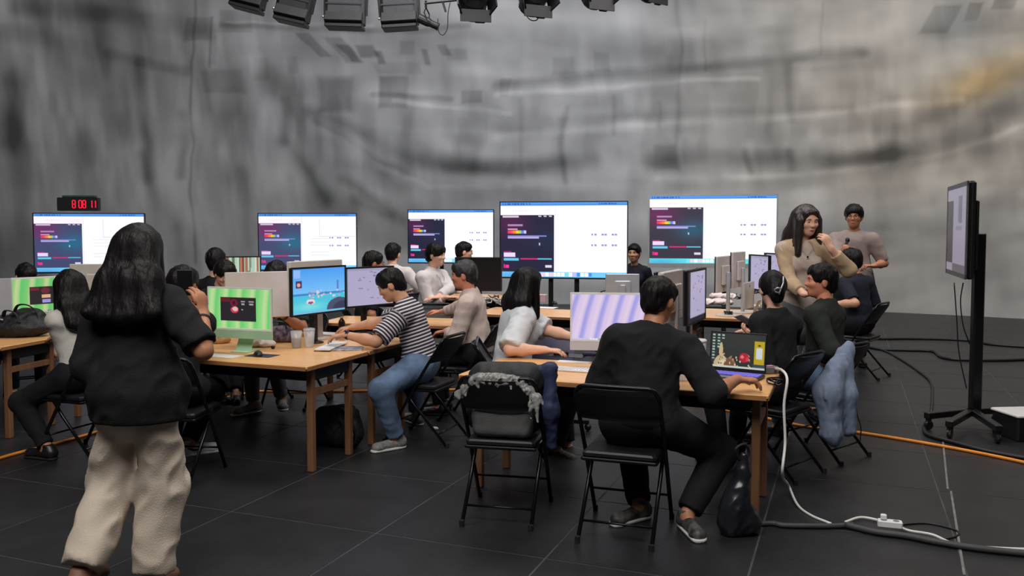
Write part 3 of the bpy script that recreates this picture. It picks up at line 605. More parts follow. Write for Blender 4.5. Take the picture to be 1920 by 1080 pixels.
# ================================================================ computers
m_imacw = mat('warm_white_shell', (206, 196, 188), .4, var=.04); m_alu = mat('silver_shell', (190, 190, 194), .35, .2, var=.04); m_green = mat('pale_green_chin', (158, 196, 160), .4, var=.04); m_lil = mat('pale_silver_chin', (196, 192, 198), .4, var=.04); m_white = mat('white_plastic', (224, 222, 220), .45, var=.04)
def desktop(label, p, face, scr, shell=m_imacw, chin=None, w=.547, group='one-piece desktop computers', zb=.10, name='desktop_computer', mark=True):
    """one piece computer: thin shell, chin below the screen, L shaped foot; faces -y turned so that its screen looks along FACE (degrees)"""
    t = thing(name, label, 'computer', (p[0], p[1], TZ), math.radians(face+90), group); hh = w*.565; ch_ = .055
    z0 = zb; z1 = zb+ch_+hh
    MB().box((0, .008, (z0+z1)/2), (w, .014, z1-z0), ch=.006).ob('shell', shell, t)
    MB().box((0, -.0015, (z0+z1+ch_)/2), (w-.002, .005, hh-.002), ch=.002).ob('front_glass', m_white if shell is not m_blk else m_blk, t)
    o = obj('screen', SCR[scr], t, (0, -.0045, (z0+z1+ch_)/2)); o.scale = (w-.026, 1, hh-.026)
    MB().box((0, -.0015, z0+ch_/2), (w, .005, ch_), ch=.002).ob('chin', chin or shell, t)
    MB().box((0, .075, .095), (.13, .006, .20), rotm(rx=-.38), ch=.002).ob('stand_neck', shell, t)
    MB().box((0, .06, .004), (.14, .16, .007), ch=.003).ob('stand_base', shell, t)
    if mark:
        MB().lathe([(.014, -.001), (.014, .001)], (0, .0165, z0+.22), 12, rotm(rx=PI/2)).ob('power_socket', m_grey, t, loc=(0, 0, 0))
    return t
def monitor(label, p, face, w, h, ztop, scr, shell=m_blk, frame=None, group='flat monitors on stands', rb=.115):
    t = thing('monitor', label, 'monitor', (p[0], p[1], TZ), math.radians(face+90), group); zc = ztop-TZ-h/2
    MB().box((0, .016, zc), (w, .026, h), ch=.008).ob('shell', shell, t); MB().box((0, .04, zc-.01), (w*.5, .03, h*.55), ch=.012).ob('back_cover', shell, t)
    fr = MB(); b = .014
    for q in (-1, 1): fr.box((q*(w/2-b/2), 0, zc), (b, .008, h)); fr.box((0, 0, zc+q*(h/2-b/2)), (w-2*b, .008, b))
    fr.ob('bezel', frame or m_blk, t)
    o = obj('screen', SCR[scr], t, (0, .001, zc)); o.scale = (w-2*b, 1, h-2*b)
    nb = .07 if rb > .1 else .052; MB().box((0, nb, (zc+.02)/2), (.05, .03 if rb > .1 else .02, max(.08, zc+.02)), ch=.006).ob('stand_neck', shell if shell is not m_imacw else m_alu, t)
    MB().lathe([(rb, 0), (rb, .006), (rb*.8, .012), (.03, .016)], (0, .06 if rb > .1 else .045, .001), 24).ob('stand_base', shell, t)
    return t
px_ = lambda x, Y: (D(x, 600, Y).x, Y)
p = G(1150, 686, TZ); desktop('large desktop computer with a lilac striped wallpaper and silver chin, on the nearest table', (p.x, p.y-.02), 262, 'purple', m_alu, m_lil, w=.56)
desktop('desktop computer with green wallpaper and a pale green chin, on the left front table', px_(449, 6.02), 250, 'green', m_green, m_green)
desktop('desktop computer with green wallpaper at far left, behind the backpack', px_(84, 7.35), 325, 'green2', m_alu, m_green)
desktop('grey back of a desktop computer cut off by the left edge of the picture', (-4.42, 6.98), 118, 'sheet', m_alu)
monitor('white monitor back just left of the standing woman, below the far left television', (-3.62, 7.55), 95, .56, .34, 1.285, 'sheet', m_imacw)
desktop('white backed desktop computer behind the green one, in front of the leaning person', px_(490, 6.86), 118, 'sheet', m_imacw, w=.56, zb=.16)
monitor('monitor with a beach and blue sea wallpaper, facing the man in the striped tee', px_(600, 6.5), 330, .60, .365, 1.31, 'beach', m_blk, rb=.06)
monitor('white backed monitor close behind the beach wallpaper monitor', (px_(600, 6.5)[0]-.866*.225+.5*.19, 6.5+.5*.225+.866*.19), 150, .60, .40, 1.345, 'doc', m_imacw, m_white, rb=.06)
monitor('monitor with a white spreadsheet beside the face of the man in stripes', px_(692, 7.02), 318, .54, .33, 1.285, 'sheet', m_blk)
monitor('monitor with a forest of red trunks on its screen, rear left', px_(455, 9.62), 284, .42, .30, 1.285, 'forest', m_blk)
monitor('dark switched off monitor left of the woman in the white tee', px_(897, 9.3), 262, .52, .37, 1.285, 'off', m_blk)
monitor('grey white monitor back above the lilac computer', (px_(1168, 8.55)[0], 8.62), 88, .34, .26, 1.14, 'off', m_alu)
monitor('white monitor back, back to back with the dark framed one at the nearest table', (px_(1306, 5.24)[0]-.906*.225+.423*.16, 5.24+.423*.225+.906*.10), 155, .5, .32, 1.33, 'doc', m_imacw, m_white, rb=.06)
monitor('dark framed monitor with a lavender page, turned side-on right of the man in black', px_(1306, 5.24), 335, .5, .33, 1.35, 'doc', m_blk, rb=.06)
monitor('thin dark framed monitor rising behind the head of the man in black', px_(1258, 5.66), 318, .36, .3, 1.315, 'off', m_blk)
monitor('white monitor back at right, leftmost of the pair of backs', px_(1352, 8.6), 148, .42, .36, 1.32, 'off', m_imacw)
monitor('white monitor back at right, taller one of the pair of backs', px_(1380, 8.9), 148, .42, .37, 1.355, 'off', m_imacw)
monitor('lavender screened monitor standing at the middle of the right table', px_(1421, 8.55), 193, .40, .36, 1.335, 'sheet', m_blk)
monitor('lavender screened monitor half hidden by the woman in the beige cardigan', px_(1452, 8.75), 195, .42, .34, 1.345, 'sheet', m_blk)
desktop('small white computer back in front of the pair of white monitor backs', px_(1402, 8.3), 150, 'off', m_imacw, w=.36)
# laptop
hl, hr = D(1331, 693, 5.16), D(1433, 706, 4.98); hc = (hl+hr)/2; la = math.atan2(hr.y-hl.y, hr.x-hl.x); lw_ = .345
t = thing('laptop', 'open black laptop with a night city wallpaper and glowing violet keys', 'laptop', (hc.x, hc.y, TZ), la); zq = .012
MB().box((0, -.118, zq), (lw_, .236, .018), ch=.006).ob('base', m_blk, t)
kb = MB(); mk = mat('violet_lit_keys', (96, 92, 180), .5, var=.05, emit=(110, 100, 230, .55))
for r_ in range(5):
    for k in range(14): kb.box((-.15+k*.0231, -.03-r_*.0195, zq+.011), (.019, .016, .004))
kk = kb.ob('keyboard', mk, t); kk['kind'] = 'stuff'
MB().box((0, -.185, zq+.0095), (.1, .06, .001)).ob('touchpad', m_grey, t)
lid = obj('lid', MB().box((0, .006, .118), (lw_, .008, .236), ch=.004).me('lid', m_blk), t, (0, 0, .022), (-.12, 0, 0))
o = obj('screen', SCR['laptop'], lid, (0, .0012, .124)); o.scale = (lw_-.016, 1, .205)
# ================================================================ people
m_hair = mat('black_hair', (15, 13, 13), .5, var=.35, scale=30, stretch=(1, 1, .12), bump=.6, bscale=60, spec=.2)
m_hairb = mat('dark_brown_hair', (40, 29, 27), .42, var=.3, scale=30, stretch=(1, 1, .12), bump=.5, bscale=60)
def skin_m(k): return mat('skin_'+k, {'light': (222, 172, 146), 'mid': (200, 148, 118), 'tan': (176, 120, 90), 'ruddy': (206, 134, 104)}[k], .5, var=.05, scale=14, spec=.35)
m_eyew = mat('eye_white', (206, 198, 192), .3); m_iris = mat('dark_iris', (24, 16, 14), .2); m_lip = mat('lips', (170, 92, 88), .45); m_brow = mat('brow_hair', (34, 26, 24), .7)
m_sole = mat('white_sole', (196, 194, 190), .6); m_frame = mat('dark_spectacle_frame', (30, 26, 26), .3)
def cloth(name, rgb, rough=.85, var=.07, bump=.25): return mat(name, rgb, rough, var=var, scale=6, bump=bump, bscale=180, spec=.25)
def stripe_mat():
    m = bpy.data.materials.new('striped_jersey'); m.use_nodes = True; nt = m.node_tree; n = nt.nodes; b = n['Principled BSDF']; b.inputs['Roughness'].default_value = .85
    a = n.new('ShaderNodeAttribute'); a.attribute_name = 'stripe'
    m1 = n.new('ShaderNodeMath'); m1.operation = 'MULTIPLY'; m1.inputs[1].default_value = 40; m2 = n.new('ShaderNodeMath'); m2.operation = 'FRACT'; m3 = n.new('ShaderNodeMath'); m3.operation = 'LESS_THAN'; m3.inputs[1].default_value = .42
    mx = n.new('ShaderNodeMix'); mx.data_type = 'RGBA'; mx.inputs[6].default_value = (*lin((36, 35, 40)), 1); mx.inputs[7].default_value = (*lin((206, 196, 204)), 1)
    nt.links.new(a.outputs['Fac'], m1.inputs[0]); nt.links.new(m1.outputs[0], m2.inputs[0]); nt.links.new(m2.outputs[0], m3.inputs[0]); nt.links.new(m3.outputs[0], mx.inputs[0]); nt.links.new(mx.outputs[2], b.inputs['Base Color']); return m
HS = lambda s: sum(map(ord, s))
def unit(v): v = A3(v); n = np.linalg.norm(v); return v/n if n > 1e-9 else v
def ik(a, t, l1, l2, pole):
    a, t = A3(a), A3(t); d = t-a; L = np.linalg.norm(d); L2 = min(L, (l1+l2)*.995); u = d/max(L, 1e-6); t = a+u*L2
    x = (l1*l1-l2*l2+L2*L2)/(2*L2); hgt = math.sqrt(max(l1*l1-x*x, 0)); p = A3(pole); p = p-u*(p@u); p = unit(p) if np.linalg.norm(p) > 1e-6 else unit(np.cross(u, [1, 0, 0])); return a+u*x+p*hgt, t
def npm(M): return np.array([[M[i][j] for j in range(3)] for i in range(3)])
def fingers(mb, w, d, n, s, k, curl, thumb_side, spread=1.):
    """four unequal fingers and a thumb; w wrist, d along the hand, n palm normal (towards the palm side), s towards the thumb"""
    for i, (off, L, r) in enumerate(((.030, .070, .0088), (.010, .079, .0092), (-.010, .073, .0088), (-.029, .056, .0078))):
        p = w+d*(.088-.006*abs(i-1.2))*k+s*off*k*spread; pts = [p-d*.03*k, p]; a = 0
        for j, f in enumerate((.44, .32, .26)):
            a += curl*(.75, 1.0, .8)[j]; dr = d*math.cos(a)+n*math.sin(a)+s*off*.8*(1 if j == 0 else .2); p = p+unit(dr)*L*f*k; pts.append(p)
        rr = r*k; mb.tube([tuple(q) for q in pts], [rr*1.05, rr*1.08, rr*1.02, rr*.95, rr*.62], 7)
    p = w+d*.028*k+s*.026*k; pts = [p-s*.01*k, p]; dr = unit(d*.72+s*.62+n*.25)
    for j, L in enumerate((.034, .030, .024)):
        dr = unit(dr+n*.22*curl+d*.18-s*.10*j*curl); p = p+dr*L*k; pts.append(p)
    mb.tube([tuple(q) for q in pts], [.012*k, .0125*k, .0112*k, .0098*k, .0065*k], 7)
def person(label, xy, face, k=1., sit=.45, lean=6, side=0, hy=0, hp=0, hr=0, arms={}, legs={}, w=1., fem=False, skin='mid', hair=('short', m_hair), top=None, bottom=None, shoe=None, glasses=False, fine=.0115, pz=None, tilt=None, neck=.0, extras=None):
    """FACE is the heading in degrees; arm and leg targets are points of the hall; L and R are the person's own sides"""
    rz = math.radians(face-90); root = thing('person', label, 'person', (xy[0], xy[1], 0), rz)
    Ri = npm(Matrix.Rotation(-rz, 3, 'Z')); loc = lambda P: Ri @ (A3(P)-A3((xy[0], xy[1], 0)))
    dirl = lambda v: Ri @ A3(v)
    zp = pz if pz else ((sit+.118) if sit else .92*k); seated = bool(sit)
    T = npm(rotm(rx=-math.radians(lean)) @ rotm(ry=math.radians(side))); t = T @ A3((0, 0, 1)); fw = T @ A3((0, 1, 0)); rt = T @ A3((1, 0, 0))
    Pv = A3((0, 0, zp)); T2 = npm(rotm(rx=-math.radians(lean*.45)) @ rotm(ry=math.radians(side*.6))); t2 = T2 @ A3((0, 0, 1))
    wst = Pv+t2*(.17*k-(.023 if sit else 0)); chest = wst+t*.17*k; C7 = chest+t*.16*k-fw*.01; sw = (.150 if fem else .172)*k*(.6+.4*w)
    sh = {s: chest+t*.090*k+rt*(sw*q) for s, q in (('L', -1), ('R', 1))}
    Rh = npm(rotm(rz=math.radians(hy)) @ rotm(rx=-math.radians(hp+lean*.35)) @ rotm(ry=math.radians(hr))); Hc = C7+t*.110*k+fw*(.03+neck)*k+Rh @ A3((0, .012, .062))*k
    hd = lambda p: Hc+Rh @ (A3(p)*k)
    wb = w*(.86 if top else 1); body = SDF(); B = lambda *a, **q: body.cone(*a, **q)
    body.ell(Pv+t2*.02, (.140*wb*k, .095*wb*k, .09*k), k=.05); B(Pv+t2*.05, wst, .112*wb*k, .106*wb*k, k=.05, flat=(fw, .74)); B(wst, chest, .110*wb*k, .124*wb*k, k=.05, flat=(fw, .72))
    B(chest, chest+t*.06*k, .124*wb*k, .112*wb*k, k=.05, flat=(fw, .72)); B(sh['L'], sh['R'], .046*k, k=.04); B(C7-t*.03, hd((0, -.012, -.05)), .056*k*(.9 if fem else 1), .05*k*(.9 if fem else 1), k=.04)
    if fem:
        for q in (-1, 1): body.ell(chest+rt*q*.06*k+fw*.075*k-t*.01, (.050*k, .045*k, .050*k), k=.05)
    J = {}; fm = MB()
    for s, q in (('L', -1), ('R', 1)):
        a = arms.get(s, {}); l1, l2 = .285*k, .245*k
        tgt = loc(a['w']) if 'w' in a else sh[s]+A3((q*.08, .02, -.5*k)); pole = dirl(a['pole']) if 'pole' in a else A3((q*.6, -.5, -.7))
        el, wr = ik(sh[s], tgt, l1, l2, pole)
        if seated and 'w' in a and 'e' not in a and .74 < tgt[2] < .9:
            for _ in range(14):
                if el[2] > .775: break
                pole = unit(pole)+A3((q*.22, 0, .28)); el, wr = ik(sh[s], tgt, l1, l2, pole)
        if 'e' in a: el = sh[s]+unit(loc(a['e'])-sh[s])*l1; wr = el+unit(tgt-el)*l2
        J['el'+s], J['wr'+s] = el, wr
        B(sh[s], el, .044*k*(.55+.45*w), .037*k, k=.03); B(el, el+(wr-el)*.35, .040*k, .040*k, k=.03); B(el+(wr-el)*.35, wr, .040*k, .027*k, k=.03)
        d = unit(dirl(a['hd'])) if 'hd' in a else unit(wr-el); n = dirl(a['pn']) if 'pn' in a else A3((0, 0, -1)); n = unit(n-d*(n@d)); sd = np.cross(d, n)*(-1 if s == 'L' else 1)
        J['hd'+s], J['pn'+s] = d, n
        B(wr, wr+d*.075*k, .032*k, .042*k, k=.02, flat=(n, .42)); fingers(fm, wr, d, n, sd, k, a.get('curl', .35), s)
        l = legs.get(s, {}); hp_ = Pv+A3((q*.088*k*w, 0, 0 if seated else -.02)); l3, l4 = .42*k, .40*k
        ank = loc(l['a']) if 'a' in l else ((A3((q*.12, .40*k, .085))) if seated else A3((q*.105, .0, .085)))
        pol = dirl(l['pole']) if 'pole' in l else A3((q*.12, 1, .9 if seated else 0)); kn, ank = ik(hp_, ank, l3, l4, pol); J['hp'+s], J['kn'+s], J['an'+s] = hp_, kn, ank
        B(hp_, kn, .074*k*wb, .054*k, k=.04); B(kn, kn+(ank-kn)*.35, .056*k, .056*k, k=.03); B(kn+(ank-kn)*.35, ank, .056*k, .037*k, k=.03)
        fd = unit(dirl(l['fd'])) if 'fd' in l else unit(A3((q*.15, 1, 0))); J['fd'+s] = fd; B(ank-A3((0, 0, .035)), ank+fd*.11*k-A3((0, 0, .05)), .036*k, .026*k, k=.03)
    v1, q1 = body.mesh(fine*1.12)
    # head on its own finer grid, merged into the same body mesh
    H = SDF(); hv = lambda p: A3(p)
    H.ell((0, -.014, .022), (.0765, .096, .093), k=.03); H.ell((0, .028, -.042), (.060, .062, .074), k=.035); H.ell((0, .058, -.088), (.028, .026, .024), k=.03); H.ell((0, .074, .022), (.048, .016, .012), k=.025)
    for q in (-1, 1):
        H.ell((q*.036, .062, -.025), (.026, .022, .018), k=.025); H.ell((q*.031, .094, .002), (.017, .012, .010), k=.015, sub=True); H.ell((q*.078, -.012, -.012), (.010, .020, .031), k=.008, R=rotm(rx=-.2, rz=-q*.35)); H.ell((q*.011, .096, -.030), (.009, .009, .008), k=.01)
    H.cone((0, .088, .010), (0, .1005, -.026), .007, .0105, k=.014); H.ell((0, .086, -.058), (.022, .010, .0055), k=.008); H.ell((0, .085, -.068), (.019, .010, .006), k=.008); H.cone((0, -.02, -.06), (0, -.035, -.14), .054*(.9 if fem else 1), .052*(.9 if fem else 1), k=.03)
    v2, q2 = H.mesh(.0062 if fine < .012 else .0072); v2 = (v2*k) @ Rh.T+Hc
    fv = np.array(fm.v) if fm.v else np.zeros((0, 3)); o2 = len(v1); o3 = o2+len(v2)
    me = bpy.data.meshes.new('body'); me.from_pydata(np.concatenate([v1, v2, fv]).tolist(), [], q1.tolist()+(q2+o2).tolist()+[tuple(i+o3 for i in f) for f in fm.f])
    me.materials.append(skin_m(skin)); me.polygons.foreach_set('use_smooth', [True]*len(me.polygons)); obj('body', me, root)
    # ---- face
    ov = lambda name, mb, m: obj(name, vmesh(name, (np.array(mb.v)*k) @ Rh.T+Hc, mb.f, m), root)
    for q in (-1, 1):
        e = MB(); e.ell((q*.031, .0790, .001), (.0130, .007, .0038), seg=10, rings=6); ov('eye', e, m_eyew)
        e = MB(); e.ell((q*.031, .0845, .001), (.0072, .0030, .0040), seg=10, rings=6); ov('iris', e, m_iris)
        e = MB(); e.tube([(q*.014, .0905, .021), (q*.030, .0905, .0255), (q*.047, .079, .0225)], [.0018, .0024, .0012], 6); ov('eyebrow', e, m_brow)
    e = MB(); e.ell((0, .0935, -.0635), (.020, .005, .0068), seg=12, rings=6); ov('mouth', e, m_lip)
    if glasses:
        e = MB()
        for q in (-1, 1):
            e.tube([(q*.034+.024*math.cos(a), .107-.012*abs(math.cos(a)), -.002+.020*math.sin(a)) for a in np.linspace(0, 2*PI, 15)], .0018, 5, caps=False); e.tube([(q*.058, .096, .004), (q*.080, .04, .006), (q*.083, -.01, .002)], .0016, 5)
        e.tube([(-.011, .108, .002), (.011, .108, .002)], .0018, 5); ov('glasses', e, m_frame)
    # ---- hair
    hs, hm = hair[0], hair[1]; G_ = SDF(); st = hair[2] if len(hair) > 2 else {}
    fr = st.get('fringe', .058); kk_ = dict(k=.02)
    if hs in ('short', 'crop', 'mop'):
        th = {'crop': .006, 'short': .014, 'mop': .021}[hs]
        G_.ell((0, -.014, .022+th*.3), (.0765+th, .096+th*.8, .093+th)); G_.ell((0, .040, .066), (.060+th, .046+th*.5, .034+th*.5), k=.035); G_.ell((0, -.07, -.035), (.056, .040, .052), k=.03)
        # the face, ears and neck are cut free
        G_.ell((0, .125, fr-.105), (.100, .088, .104), k=.012, sub=True); G_.ell((0, .045, -.075), (.12, .062, .085), k=.015, sub=True); G_.ell((0, -.02, -.135), (.14, .12, .055), k=.02, sub=True)
        for q in (-1, 1): G_.ell((q*.086, -.01, -.022), (.028, .028, .036), k=.012, sub=True)
        sd_ = HS(label) % 50; h_ = .0062
        dsp = lambda X, Y, Z: .010*vn3(26*X+sd_, 26*Y, 12*Z+sd_)+.009*vn3(62*X+sd_, 62*Y, 24*Z)
    else:
        L = st.get('len', .30); wd = st.get('wide', .10)
        G_.ell((0, -.016, .026), (.091, .108, .104)); G_.ell((0, .05, .062), (.066, .048, .042), k=.03)
        if hs in ('long', 'bob'):
            bk = -.155 if hs == 'long' else -.09
            for q in (-1, -.5, 0, .5, 1): (G_.cone((q*.050, -.05, .02), (q*(.05+wd*.25), -.075+bk*.15, -.14), .050, .046, k=.05), G_.cone((q*(.05+wd*.25), -.075+bk*.15, -.14), (q*wd*.8, bk, -L+.02*q*q), .046, .038 if hs == 'long' else .034, k=.05))
            for q in (-1, 1): G_.cone((q*.066, -.005, .03), (q*(.078+wd*.12), .015+st.get('fwd', 0), -min(L, .22)), .034, .026, k=.03)
            if st.get('front'):
                for q in (-1, 1): G_.cone((q*.074, .03, .0), (q*.092, .085, -L*.95), .034, .028, k=.03)
            G_.ell((0, .125, fr-.11), (.064, .095, .115), k=.014, sub=True); G_.ell((0, .12, -.26), (.062 if st.get('front') else .085, .09, .16), k=.02, sub=True)
        else:                                              # tied back
            G_.ell((0, -.10, -.03), (.055, .05, .075), k=.03)
            if hs == 'tail': G_.cone((0.03, -.105, .0), (.055, -.085, -.22), .03, .016, k=.03)
            G_.ell((0, .125, fr-.105), (.088, .09, .104), k=.012, sub=True); G_.ell((0, .05, -.085), (.13, .07, .085), k=.015, sub=True); G_.ell((0, -.02, -.15), (.16, .12, .055), k=.02, sub=True)
        sd_ = HS(label) % 50; h_ = .0085 if L > .25 else .0075
        dsp = lambda X, Y, Z: (.013*vn3(24*X+2*vn3(5*X, 5*Y, 5*Z)+sd_, 24*Y, 2.6*Z+sd_)+.008*vn3(60*X+sd_, 60*Y, 4*Z))*np.clip(.85-Z*2.5, .25, 1)
    hv_, hq_ = G_.mesh(h_, dsp); obj('hair', vmesh('hair', (hv_*k) @ Rh.T+Hc, hq_, hm), root)
    # ---- top: slim torso shell with sleeves, hem and neckline
    if top:
        C = SDF(); f_ = top.get('fit', .018); sl = top.get('sleeve', .85); hem = top.get('hem', -.02); lw2 = top.get('flare', 0.)
        C.cone(Pv+t2*.04, wst, .118*w*k+f_+lw2, .112*w*k+f_+lw2*.6, k=.05, flat=(fw, .80)); C.cone(wst, chest+t*.05*k, .114*w*k+f_+lw2*.4, .126*w*k+f_*.8, k=.05, flat=(fw, .78)); C.cone(sh['L'], sh['R'], .052*k+f_*.55, k=.05)
        C.ell(Pv+t2*.03, (.158*w*k+f_+lw2, .108*w*k+f_+lw2, .09*k), k=.05); C.cone(C7+rt*.03, sh['R']-rt*.02, .042, .05, k=.04); C.cone(C7-rt*.03, sh['L']+rt*.02, .042, .05, k=.04); C.cone(C7-t*.06, C7+t*top.get('collar', .0), .068*k, .062*k, k=.03)
        if not seated or hem < -.05:
            C.cone(Pv+t2*.05, Pv+t2*(hem-.05), .150*w*k+f_+lw2, .150*w*k+f_+lw2*1.2, k=.05, flat=(fw, .74))
        if fem:
            for q in (-1, 1): C.ell(chest+rt*q*.06*k+fw*.085*k-t*.012, (.064*k, .060*k, .066*k), k=.06)
        for s in 'LR':
            sl = top.get('sleeve'+s, top.get('sleeve', .85)); el, wr = J['el'+s], J['wr'+s]; r0 = .050*k*(.55+.45*w)+f_*.9; r1 = .043*k+f_*.75+top.get('loose', 0.)
            if sl <= 1: C.cone(sh[s], sh[s]+(el-sh[s])*sl, r0, r1, k=.035, cap=True)
            else:
                C.cone(sh[s], el, r0, r1, k=.035); C.cone(el, el+(wr-el)*(sl-1), r1, .034*k+f_*.55+top.get('loose', 0.)*.6, k=.025, cap=True)
        C.cutp(Pv+t2*hem, -t2)
        C.ell(C7+t*.045*k+fw*.02, (.062*k, .066*k, .05*k), k=.012, sub=True, R=T) if not top.get('collar') else C.cone(C7+fw*.005, C7+t*.12, .054*k, .058*k, k=.01, sub=True)
        cv, cq = C.mesh(top.get('h', .0105 if fine < .012 else .0125), folds(top.get('fold', .0045), top.get('ff', 1.), HS(label) % 17))
        me = vmesh('top', cv, cq, top['m'])
        if top.get('stripe'):
            st_ = (cv-Pv) @ t
            for s, q in (('L', -1), ('R', 1)):
                ax_ = J['el'+s]-sh[s]; Lx = np.linalg.norm(ax_); ax_ = ax_/Lx; pr = (cv-sh[s]) @ ax_; dist = np.linalg.norm(cv-sh[s]-pr[:, None]*ax_, axis=1)
                on = (dist < .085*k) & (pr > .03) & (((cv-chest) @ rt)*q > sw*.86); st_ = np.where(on, pr+.5, st_)
            at = me.attributes.new('stripe', 'FLOAT', 'POINT'); at.data.foreach_set('value', st_.astype(np.float32))
        obj(top.get('name', 'shirt'), me, root)
        if top.get('over'):                                # open cardigan over the blouse
            O = SDF(); f2 = f_+.018; O.cone(Pv+t2*.0, wst, .124*w*k+f2, .116*w*k+f2, k=.05, flat=(fw, .84)); O.cone(wst, chest+t*.05*k, .116*w*k+f2, .126*w*k+f2, k=.05, flat=(fw, .82)); O.cone(sh['L'], sh['R'], .050*k+f2*.3, k=.05)
            for s in 'LR': O.cone(sh[s], J['el'+s], .050*k+f2*.4, .046*k+f2*.4, k=.03); O.cone(J['el'+s], J['el'+s]+(J['wr'+s]-J['el'+s])*.75, .046*k+f2*.4, .037*k+f2*.25, k=.025, cap=True)
            O.ell(chest+fw*.15-t*.16, (.085, .13, .40), k=.02, sub=True, R=T); O.ell(C7+t*.045*k+fw*.03, (.078*k, .08*k, .06*k), k=.012, sub=True, R=T); O.cutp(Pv+t2*(-.06), -t2)
            ov_, oq_ = O.mesh(.0105, folds(.005, 1., 3.)); obj('cardigan', vmesh('cardigan', ov_, oq_, top['over']), root)
    # ---- trousers and shoes
    if bottom:
        C = SDF(); f_ = bottom.get('fit', .014); ct = bottom.get('cut', .95)
        hf = bottom.get('hipfit', f_); C.ell(Pv+t2*.0-A3((0, 0, .03)) if not seated else Pv, (.150*w*k+hf, .110*w*k+hf, .105*k), k=.06); C.cone(Pv-A3((.05, 0, 0)), Pv+t2*(.09 if seated else .0)*k, .13*w*k+f_*.6, .112*w*k+f_*.5, k=.04, flat=(A3((0, 1, 0)), .8))
        if not seated: C.ell(Pv-A3((0, 0, .10)), (.11*w*k, .095*w*k, .10*k), k=.06)
        for s in 'LR':
            hp_, kn, an = J['hp'+s], J['kn'+s], J['an'+s]; C.cone(hp_, kn, .086*k*w+hf, .060*k+f_*1.1, k=.05)
            C.cone(kn, kn+(an-kn)*ct, .060*k+f_*1.1, bottom.get('hemr', .042*k+f_), k=.035, cap=True)
        cv, cq = C.mesh(bottom.get('h', .0115 if fine < .012 else .015), folds(bottom.get('fold', .004), bottom.get('ff', .9), 2+HS(label) % 13)); obj('trousers', vmesh('trousers', cv, cq, bottom['m']), root)
    for s in 'LR':
        an, fd = J['an'+s], J['fd'+s]; fl = unit([fd[0], fd[1], 0]); z0 = an[2]-.085; b_ = A3((an[0], an[1], z0)); c_ = SDF(); sm = (shoe or {}).get('m', m_blk)
        c_.cone(b_-fl*.035+A3((0, 0, .045)), b_+fl*.16*k+A3((0, 0, .032)), .040*k, .034*k, k=.03); c_.cone(b_-fl*.03+A3((0, 0, .05)), b_-fl*.01+A3((0, 0, .098)), .042*k, .040*k, k=.03); c_.ell(b_+fl*.15*k+A3((0, 0, .03)), (.043*k, .043*k, .028), k=.02)
        c_.cutp(b_+A3((0, 0, .016)), (0, 0, -1)); c_.cutp(b_+A3((0, 0, .108)), (0, 0, 1)); sv, sq = c_.mesh(.0085); so = obj('shoe', vmesh('shoe', sv, sq, sm), root)
        c_ = SDF(); c_.cone(b_-fl*.037+A3((0, 0, .012)), b_+fl*.165*k+A3((0, 0, .012)), .042*k, .043*k, k=.02, flat=((0, 0, 1), .6)); c_.cutp(b_+A3((0, 0, .02)), (0, 0, 1)); c_.cutp(b_+A3((0, 0, .001)), (0, 0, -1)); sv, sq = c_.mesh(.009); obj('sole', vmesh('sole', sv, sq, (shoe or {}).get('sole', m_rub)), so)
        if (shoe or {}).get('mark'):
            sdv = np.cross([0, 0, 1], fl); mk = MB()
            for q in (-1, 1): mk.tube([tuple(b_+fl*x*k+sdv*q*y*k+A3((0, 0, z))) for x, y, z in ((-.03, .041, .066), (.03, .0415, .040), (.075, .0405, .042), (.10, .034, .055))], [.003, .009, .006, .003], 6)
            obj('side_stripe', mk.me('side_stripe', shoe['mark'], True), so)
    J.update(Hc=Hc, Rh=Rh, C7=C7, chest=chest, Pv=Pv, t=t, fw=fw, rt=rt, root=root, hd=hd, sh=sh, k=k)
    if extras: extras(J)
    return J
def band(J, s, mat_, f=.93, r=.031, w_=.012, name='wristband'):
    el, wr = J['el'+s], J['wr'+s]; d = unit(wr-el); p = el+(wr-el)*f; MB().tube([tuple(p-d*w_), tuple(p+d*w_)], r*J['k'], 14).ob(name, mat_, J['root'], smooth=True)
def watch(J, s):
    band(J, s, m_blk, .93, .0315, .011, 'watch_strap'); el, wr = J['el'+s], J['wr'+s]; p = el+(wr-el)*.93; n = -J['pn'+s]; d = unit(wr-el); R = Matrix((tuple(d), tuple(np.cross(n, d)), tuple(n))).transposed()
    MB().box(tuple(p+n*.031), (.036, .034, .011), R, ch=.006).ob('watch_case', m_blk, J['root'])
c_blk = cloth('black_cotton', (25, 25, 28)); c_blk2 = cloth('black_cotton_trousers', (22, 22, 26)); c_white = cloth('white_shirting', (208, 200, 200)); c_beige = cloth('pale_beige_shirting', (196, 176, 168)); c_wt = cloth('white_jersey', (206, 208, 212)); c_cream = cloth('cream_twill', (196, 182, 166), var=.06)
c_jean = mat('blue_denim', (84, 104, 132), .85, var=.35, scale=7, bump=.3, bscale=220); c_green = cloth('dark_green_black_cotton', (36, 40, 36)); c_navy = cloth('navy_cotton', (30, 32, 44)); c_greysh = cloth('grey_shirting', (140, 140, 146)); c_greige = cloth('greige_tee', (150, 134, 130)); c_card = cloth('beige_knit', (184, 158, 128), bump=.5); c_blouse = cloth('pale_blouse', (188, 170, 158)); c_grey = cloth('grey_trousers', (92, 92, 98)); c_dkg = cloth('dark_bottle_green', (40, 56, 48))
sh_white = dict(m=mat('white_leather', (196, 194, 192), .5), sole=m_sole, mark=m_blk); sh_grey = dict(m=mat('grey_mesh_shoe', (120, 118, 116), .7, var=.3, scale=60), sole=m_sole); sh_blk = dict(m=m_blk, sole=m_rub)
dark = dict(m=c_blk2)
